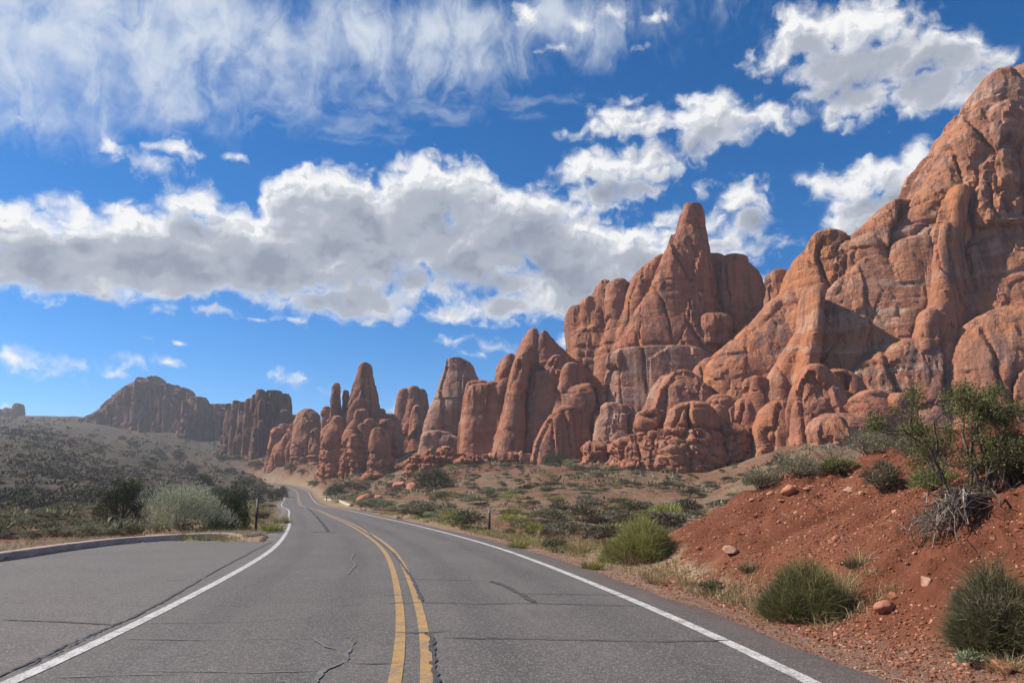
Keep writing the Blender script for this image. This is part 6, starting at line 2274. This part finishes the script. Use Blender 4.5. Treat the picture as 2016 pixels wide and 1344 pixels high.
    ico = N.new('GeometryNodeMeshIcoSphere'); ico.inputs['Subdivisions'].default_value = 1; ico.inputs['Radius'].default_value = 1.0
    mat = N.new('GeometryNodeSetMaterial'); mat.inputs['Material'].default_value = m
    iop = N.new('GeometryNodeInstanceOnPoints')
    na = N.new('GeometryNodeInputNamedAttribute'); na.data_type = 'FLOAT'; na.inputs['Name'].default_value = 'size'
    rv = N.new('FunctionNodeRandomValue'); rv.data_type = 'FLOAT_VECTOR'
    rv.inputs[0].default_value = (.55, .45, .3); rv.inputs[1].default_value = (1.5, 1.1, .85)
    rr = N.new('FunctionNodeRandomValue'); rr.data_type = 'FLOAT_VECTOR'
    rr.inputs[0].default_value = (-.5, -.5, 0); rr.inputs[1].default_value = (.5, .5, 6.28)
    vm = N.new('ShaderNodeVectorMath'); vm.operation = 'SCALE'
    Lk.new(ico.outputs['Mesh'], mat.inputs['Geometry'])
    Lk.new(gi.outputs[0], iop.inputs['Points'])
    Lk.new(mat.outputs['Geometry'], iop.inputs['Instance'])
    Lk.new(rv.outputs[0], vm.inputs[0]); Lk.new(na.outputs[0], vm.inputs['Scale'])
    Lk.new(vm.outputs[0], iop.inputs['Scale'])
    Lk.new(rr.outputs[0], iop.inputs['Rotation'])
    Lk.new(iop.outputs['Instances'], go.inputs[0])
    md = o.modifiers.new('strewn', 'NODES'); md.node_group = g
    # litter: dry twigs and straw lying on the soil
    b = Bag()
    n = 4200
    X = rng.uniform(3.0, 12.0, n); Y = 5 + 15 * rng.uniform(0, 1, n)
    ok = vnoise(np.stack([X / 1.4, Y / 1.4, 0 * X], 1), 71) > rng.uniform(-.4, .8, n)
    X, Y = X[ok], Y[ok]
    Z = height_fast(X, Y)
    dirs = rng.normal(size=(len(X), 3)) * np.array([1, 1, .2])
    blades(b, rng, np.stack([X, Y, Z + .012], 1), dirs, rng.uniform(.05, .24, len(X)), .006, .3, 0)
    add('litter', b.mesh('litter', [M_PALE]), kind='stuff', label='dry twigs and straw lying on the red bank', cat='litter')
    # flat broken slabs lying along the rim of the bank
    for i in range(26):
        px = 1440 + 300 * rng.uniform(0, 1); py = np.interp(px, [1440, 1560, 1740], [985, 945, 915]) + rng.uniform(4, 46)
        p = ground_at(px, py)
        s = px_size(px, py, p) * rng.uniform(9, 24) / 2
        add('stone', (big + big2)[rng.integers(0, 7)], None, (p[0], p[1], p[2] + s * .12), rng.uniform(0, 6), (s, s * rng.uniform(.6, 1), s * rng.uniform(.4, .8)),
            'broken orange stone among others along the upper left rim of the red bank', 'stone', 'broken stones along the bank rim', tilt=(rng.normal() * .2, rng.normal() * .2))


build_stones()


# ------------------------------------------------------------------ road furniture and road wear
M_POST = simple_mat('brown_steel', (0.045, 0.032, 0.026), 0.6, 0.3, 8.0, 0.4)
M_REFL = simple_mat('reflector', (0.30, 0.28, 0.25), 0.3, 0.1, 8.0, 0.6)


def box(bag, x0, x1, y0, y1, z0, z1, m=0, bev=0.0):
    V = np.array([[x, y, z] for z in (z0, z1) for y in (y0, y1) for x in (x0, x1)])
    bag.add(V, None, [[0, 2, 3, 1], [4, 5, 7, 6], [0, 1, 5, 4], [2, 6, 7, 3], [0, 4, 6, 2], [1, 3, 7, 5]], m)


def build_posts():
    for (px, py, hpx, lab, w) in ((503, 1046, 60, 'thin dark brown marker post on the left of the road beside the juniper', .05),
                                  (963, 1048, 41, 'dark brown marker post on the right of the road before the scrub flat', .06),
                                  (643, 985, 13, 'short far marker post beside the small lay-by on the right', .10)):
        p = ground_at(px, py)
        s = px_size(px, py, p)
        H = hpx * s
        b = Bag()
        # U-shaped steel channel with a bevelled head
        t = .008
        box(b, -w, w, -t, t, -.2, H)
        box(b, -w, -w + .014, t, .035, -.2, H - .02)
        box(b, w - .014, w, t, .035, -.2, H - .02)
        r = Bag()
        box(r, -w * .7, w * .7, -t - .006, -t - .001, H - .16, H - .05)
        o = bpy.data.objects.new('marker_post', None); COL.objects.link(o)
        o.location = p; o['label'] = lab; o['category'] = 'post'
        add('post', b.mesh('post', [M_POST]), o)
        if px == 963:
            add('reflector', r.mesh('reflector', [M_REFL]), o)


build_posts()


def px_path(pts, z, n=10):
    P = [np.array(p, float) for p in pts]
    out = []
    for a, b in zip(P[:-1], P[1:]):
        for t in np.linspace(0, 1, n, endpoint=False):
            out.append(a + (b - a) * t)
    out.append(P[-1])
    return np.array([ground_hit(x, y, z) for x, y in out])


def seam(pts, width, mat, name='tar_seam', wob=.3, z=.011, seed=0, jag=.015, taper=True, parent=None):
    n = 26
    P = px_path(pts, z, n)
    s = np.concatenate([[0], np.cumsum(np.linalg.norm(np.diff(P[:, :2], axis=0), axis=1))])
    t = np.gradient(P[:, :2], axis=0); t /= np.linalg.norm(t, axis=1)[:, None] + 1e-9
    nrm = np.stack([-t[:, 1], t[:, 0]], 1)
    q = np.stack([s * 5.0, s * 0 + seed * 3.1, s * 0], 1)
    w = width * (1 + wob * fbm(q, 3, seed) * 2)
    if taper:
        w *= np.clip(np.minimum(s, s[-1] - s) / .25, .15, 1)
    off = jag * fbm(q * 1.7, 3, seed + 4)
    L, R = P.copy(), P.copy()
    L[:, :2] += nrm * (off + w / 2)[:, None]
    R[:, :2] += nrm * (off - w / 2)[:, None]
    ribbon(name, L, R, mat, parent or ROAD)


def build_wear():
    D, Pm = M_TAR, M_TAR_PALE
    for i, (pts, w) in enumerate((
        ([(857, 1254), (1000, 1255), (1300, 1261), (1455, 1258)], .030),
        ([(763, 1243), (843, 1244), (885, 1239), (890, 1237)], .030),
        ([(885, 1241), (912, 1240)], .012),
        ([(735, 1187), (829, 1184), (950, 1187), (1051, 1186), (1274, 1192)], .030),
        ([(735, 1139), (810, 1138), (961, 1142)], .026),
        ([(961, 1142), (985, 1148), (1020, 1165), (1055, 1186)], .10),
        ([(1022, 1167), (1253, 1170)], .026),
        ([(740, 1170), (822, 1170)], .030),
        ([(742, 1267), (787, 1264)], .022),
        ([(687, 1305), (803, 1303)], .020),
        ([(612, 1046), (662, 1048)], .16),
        ([(350, 1187), (372, 1188)], .03), ([(262, 1226), (285, 1227)], .03), ([(60, 1333), (82, 1333)], .03),
        ([(640, 1075), (740, 1072)], .03), ([(900, 1078), (1020, 1090)], .02),
        ([(640, 1190), (735, 1187)], .012), ([(520, 1226), (640, 1222)], .012),
    )):
        seam(pts, w, D, seed=i, jag=.03)
    # ragged wide filling along the centre line
    seam([(746, 1066), (775, 1088), (794, 1114), (810, 1136), (823, 1166), (832, 1184)], .05, D, wob=.4, seed=40, jag=.025)
    seam([(836, 1243), (852, 1256), (848, 1272), (854, 1292), (852, 1316), (861, 1346)], .055, D, wob=.45, seed=41, jag=.03, taper=False)
    seam([(690, 1020), (719, 1041), (746, 1066)], .05, D, wob=.4, seed=42)
    # joint between road and lay-by
    seam([(-20, 1338), (90, 1288), (190, 1243), (250, 1219), (330, 1178), (420, 1125), (500, 1083), (535, 1066)], .035, D, wob=.6, seed=43, jag=.04, z=.014)
    seam([(40, 1316), (120, 1278), (200, 1243)], .018, D, wob=.6, seed=44, jag=.06, z=.014)
    seam([(-10, 1218), (110, 1222), (240, 1229)], .035, D, seed=45, z=.014)
    for i, (pts, w) in enumerate((
        ([(84, 1332), (220, 1328), (357, 1324)], .022), ([(233, 1256), (422, 1258)], .024), ([(422, 1258), (610, 1254)], .010),
        ([(610, 1250), (645, 1272), (662, 1277)], .045), ([(612, 1252), (640, 1246)], .02), ([(640, 1255), (688, 1252), (697, 1262), (690, 1272)], .02),
        ([(697, 1272), (684, 1284), (682, 1300)], .05), ([(682, 1300), (650, 1312), (632, 1324), (618, 1344)], .055), ([(682, 1300), (720, 1304), (800, 1302)], .012),
        ([(278, 1319), (400, 1320), (516, 1322), (635, 1318)], .018), ([(357, 1188), (481, 1188)], .022), ([(268, 1225), (466, 1223), (575, 1215)], .018),
        ([(317, 1140), (397, 1143)], .03), ([(545, 1338), (575, 1344), (600, 1340)], .06), ([(684, 1130), (700, 1110), (690, 1100), (698, 1088)], .05), ([(480, 1141), (560, 1141)], .015),
    )):
        seam(pts, w, Pm, 'sheen_seam', seed=60 + i, jag=.03, z=.010)  # glossy seams, the sky's sheen put into their pale colour
    # long dark tyre streak on the left lane
    seam([(596, 990), (610, 1003), (625, 1018), (640, 1036), (646, 1046)], .16, simple_mat('tyre_mark', (.05, .048, .047), .8), 'tyre_mark', seed=90, z=.008)


build_wear()


def build_far_bay():
    pts = [(638, 983.4), (650, 984.6), (662, 985.6), (671, 988.6), (679, 992.5), (690, 997)]
    P = np.array([ground_at(x, y) for x, y in pts])
    P = catmull(P, 6)
    P[:, 2] += .02
    V, Q = sweep(P, [(-.02, -.1), (0, .22), (.05, .26), (.4, .26), (.45, .2), (.46, -.1)])
    c = P[len(P) // 2]
    add('kerb', mesh_from('far_kerb', V - c, Q, [simple_mat('pale_concrete', (.44, .37, .29), .9)]), None, c, label='short pale kerb curving round the small lay-by on the far right of the road', cat='kerb')


build_far_bay()


# ------------------------------------------------------------------ air
def build_haze():
    b = Bag()
    box(b, -9600, 9600, -9600, 9600, -2.5, 96.0)
    m = bpy.data.materials.new('thin_air')
    m.use_nodes = True
    m.node_tree.nodes.clear()
    t = NT(m.node_tree)
    v = t.node('ShaderNodeVolumePrincipled')
    v.inputs['Color'].default_value = (0.82, 0.90, 1.0, 1)
    v.inputs['Density'].default_value = 0.00030
    v.inputs['Anisotropy'].default_value = 0.25
    o = t.node('ShaderNodeOutputMaterial')
    t.l.new(v.outputs[0], o.inputs['Volume'])
    add('haze', b.mesh('haze', [m]), kind='stuff')


build_haze()
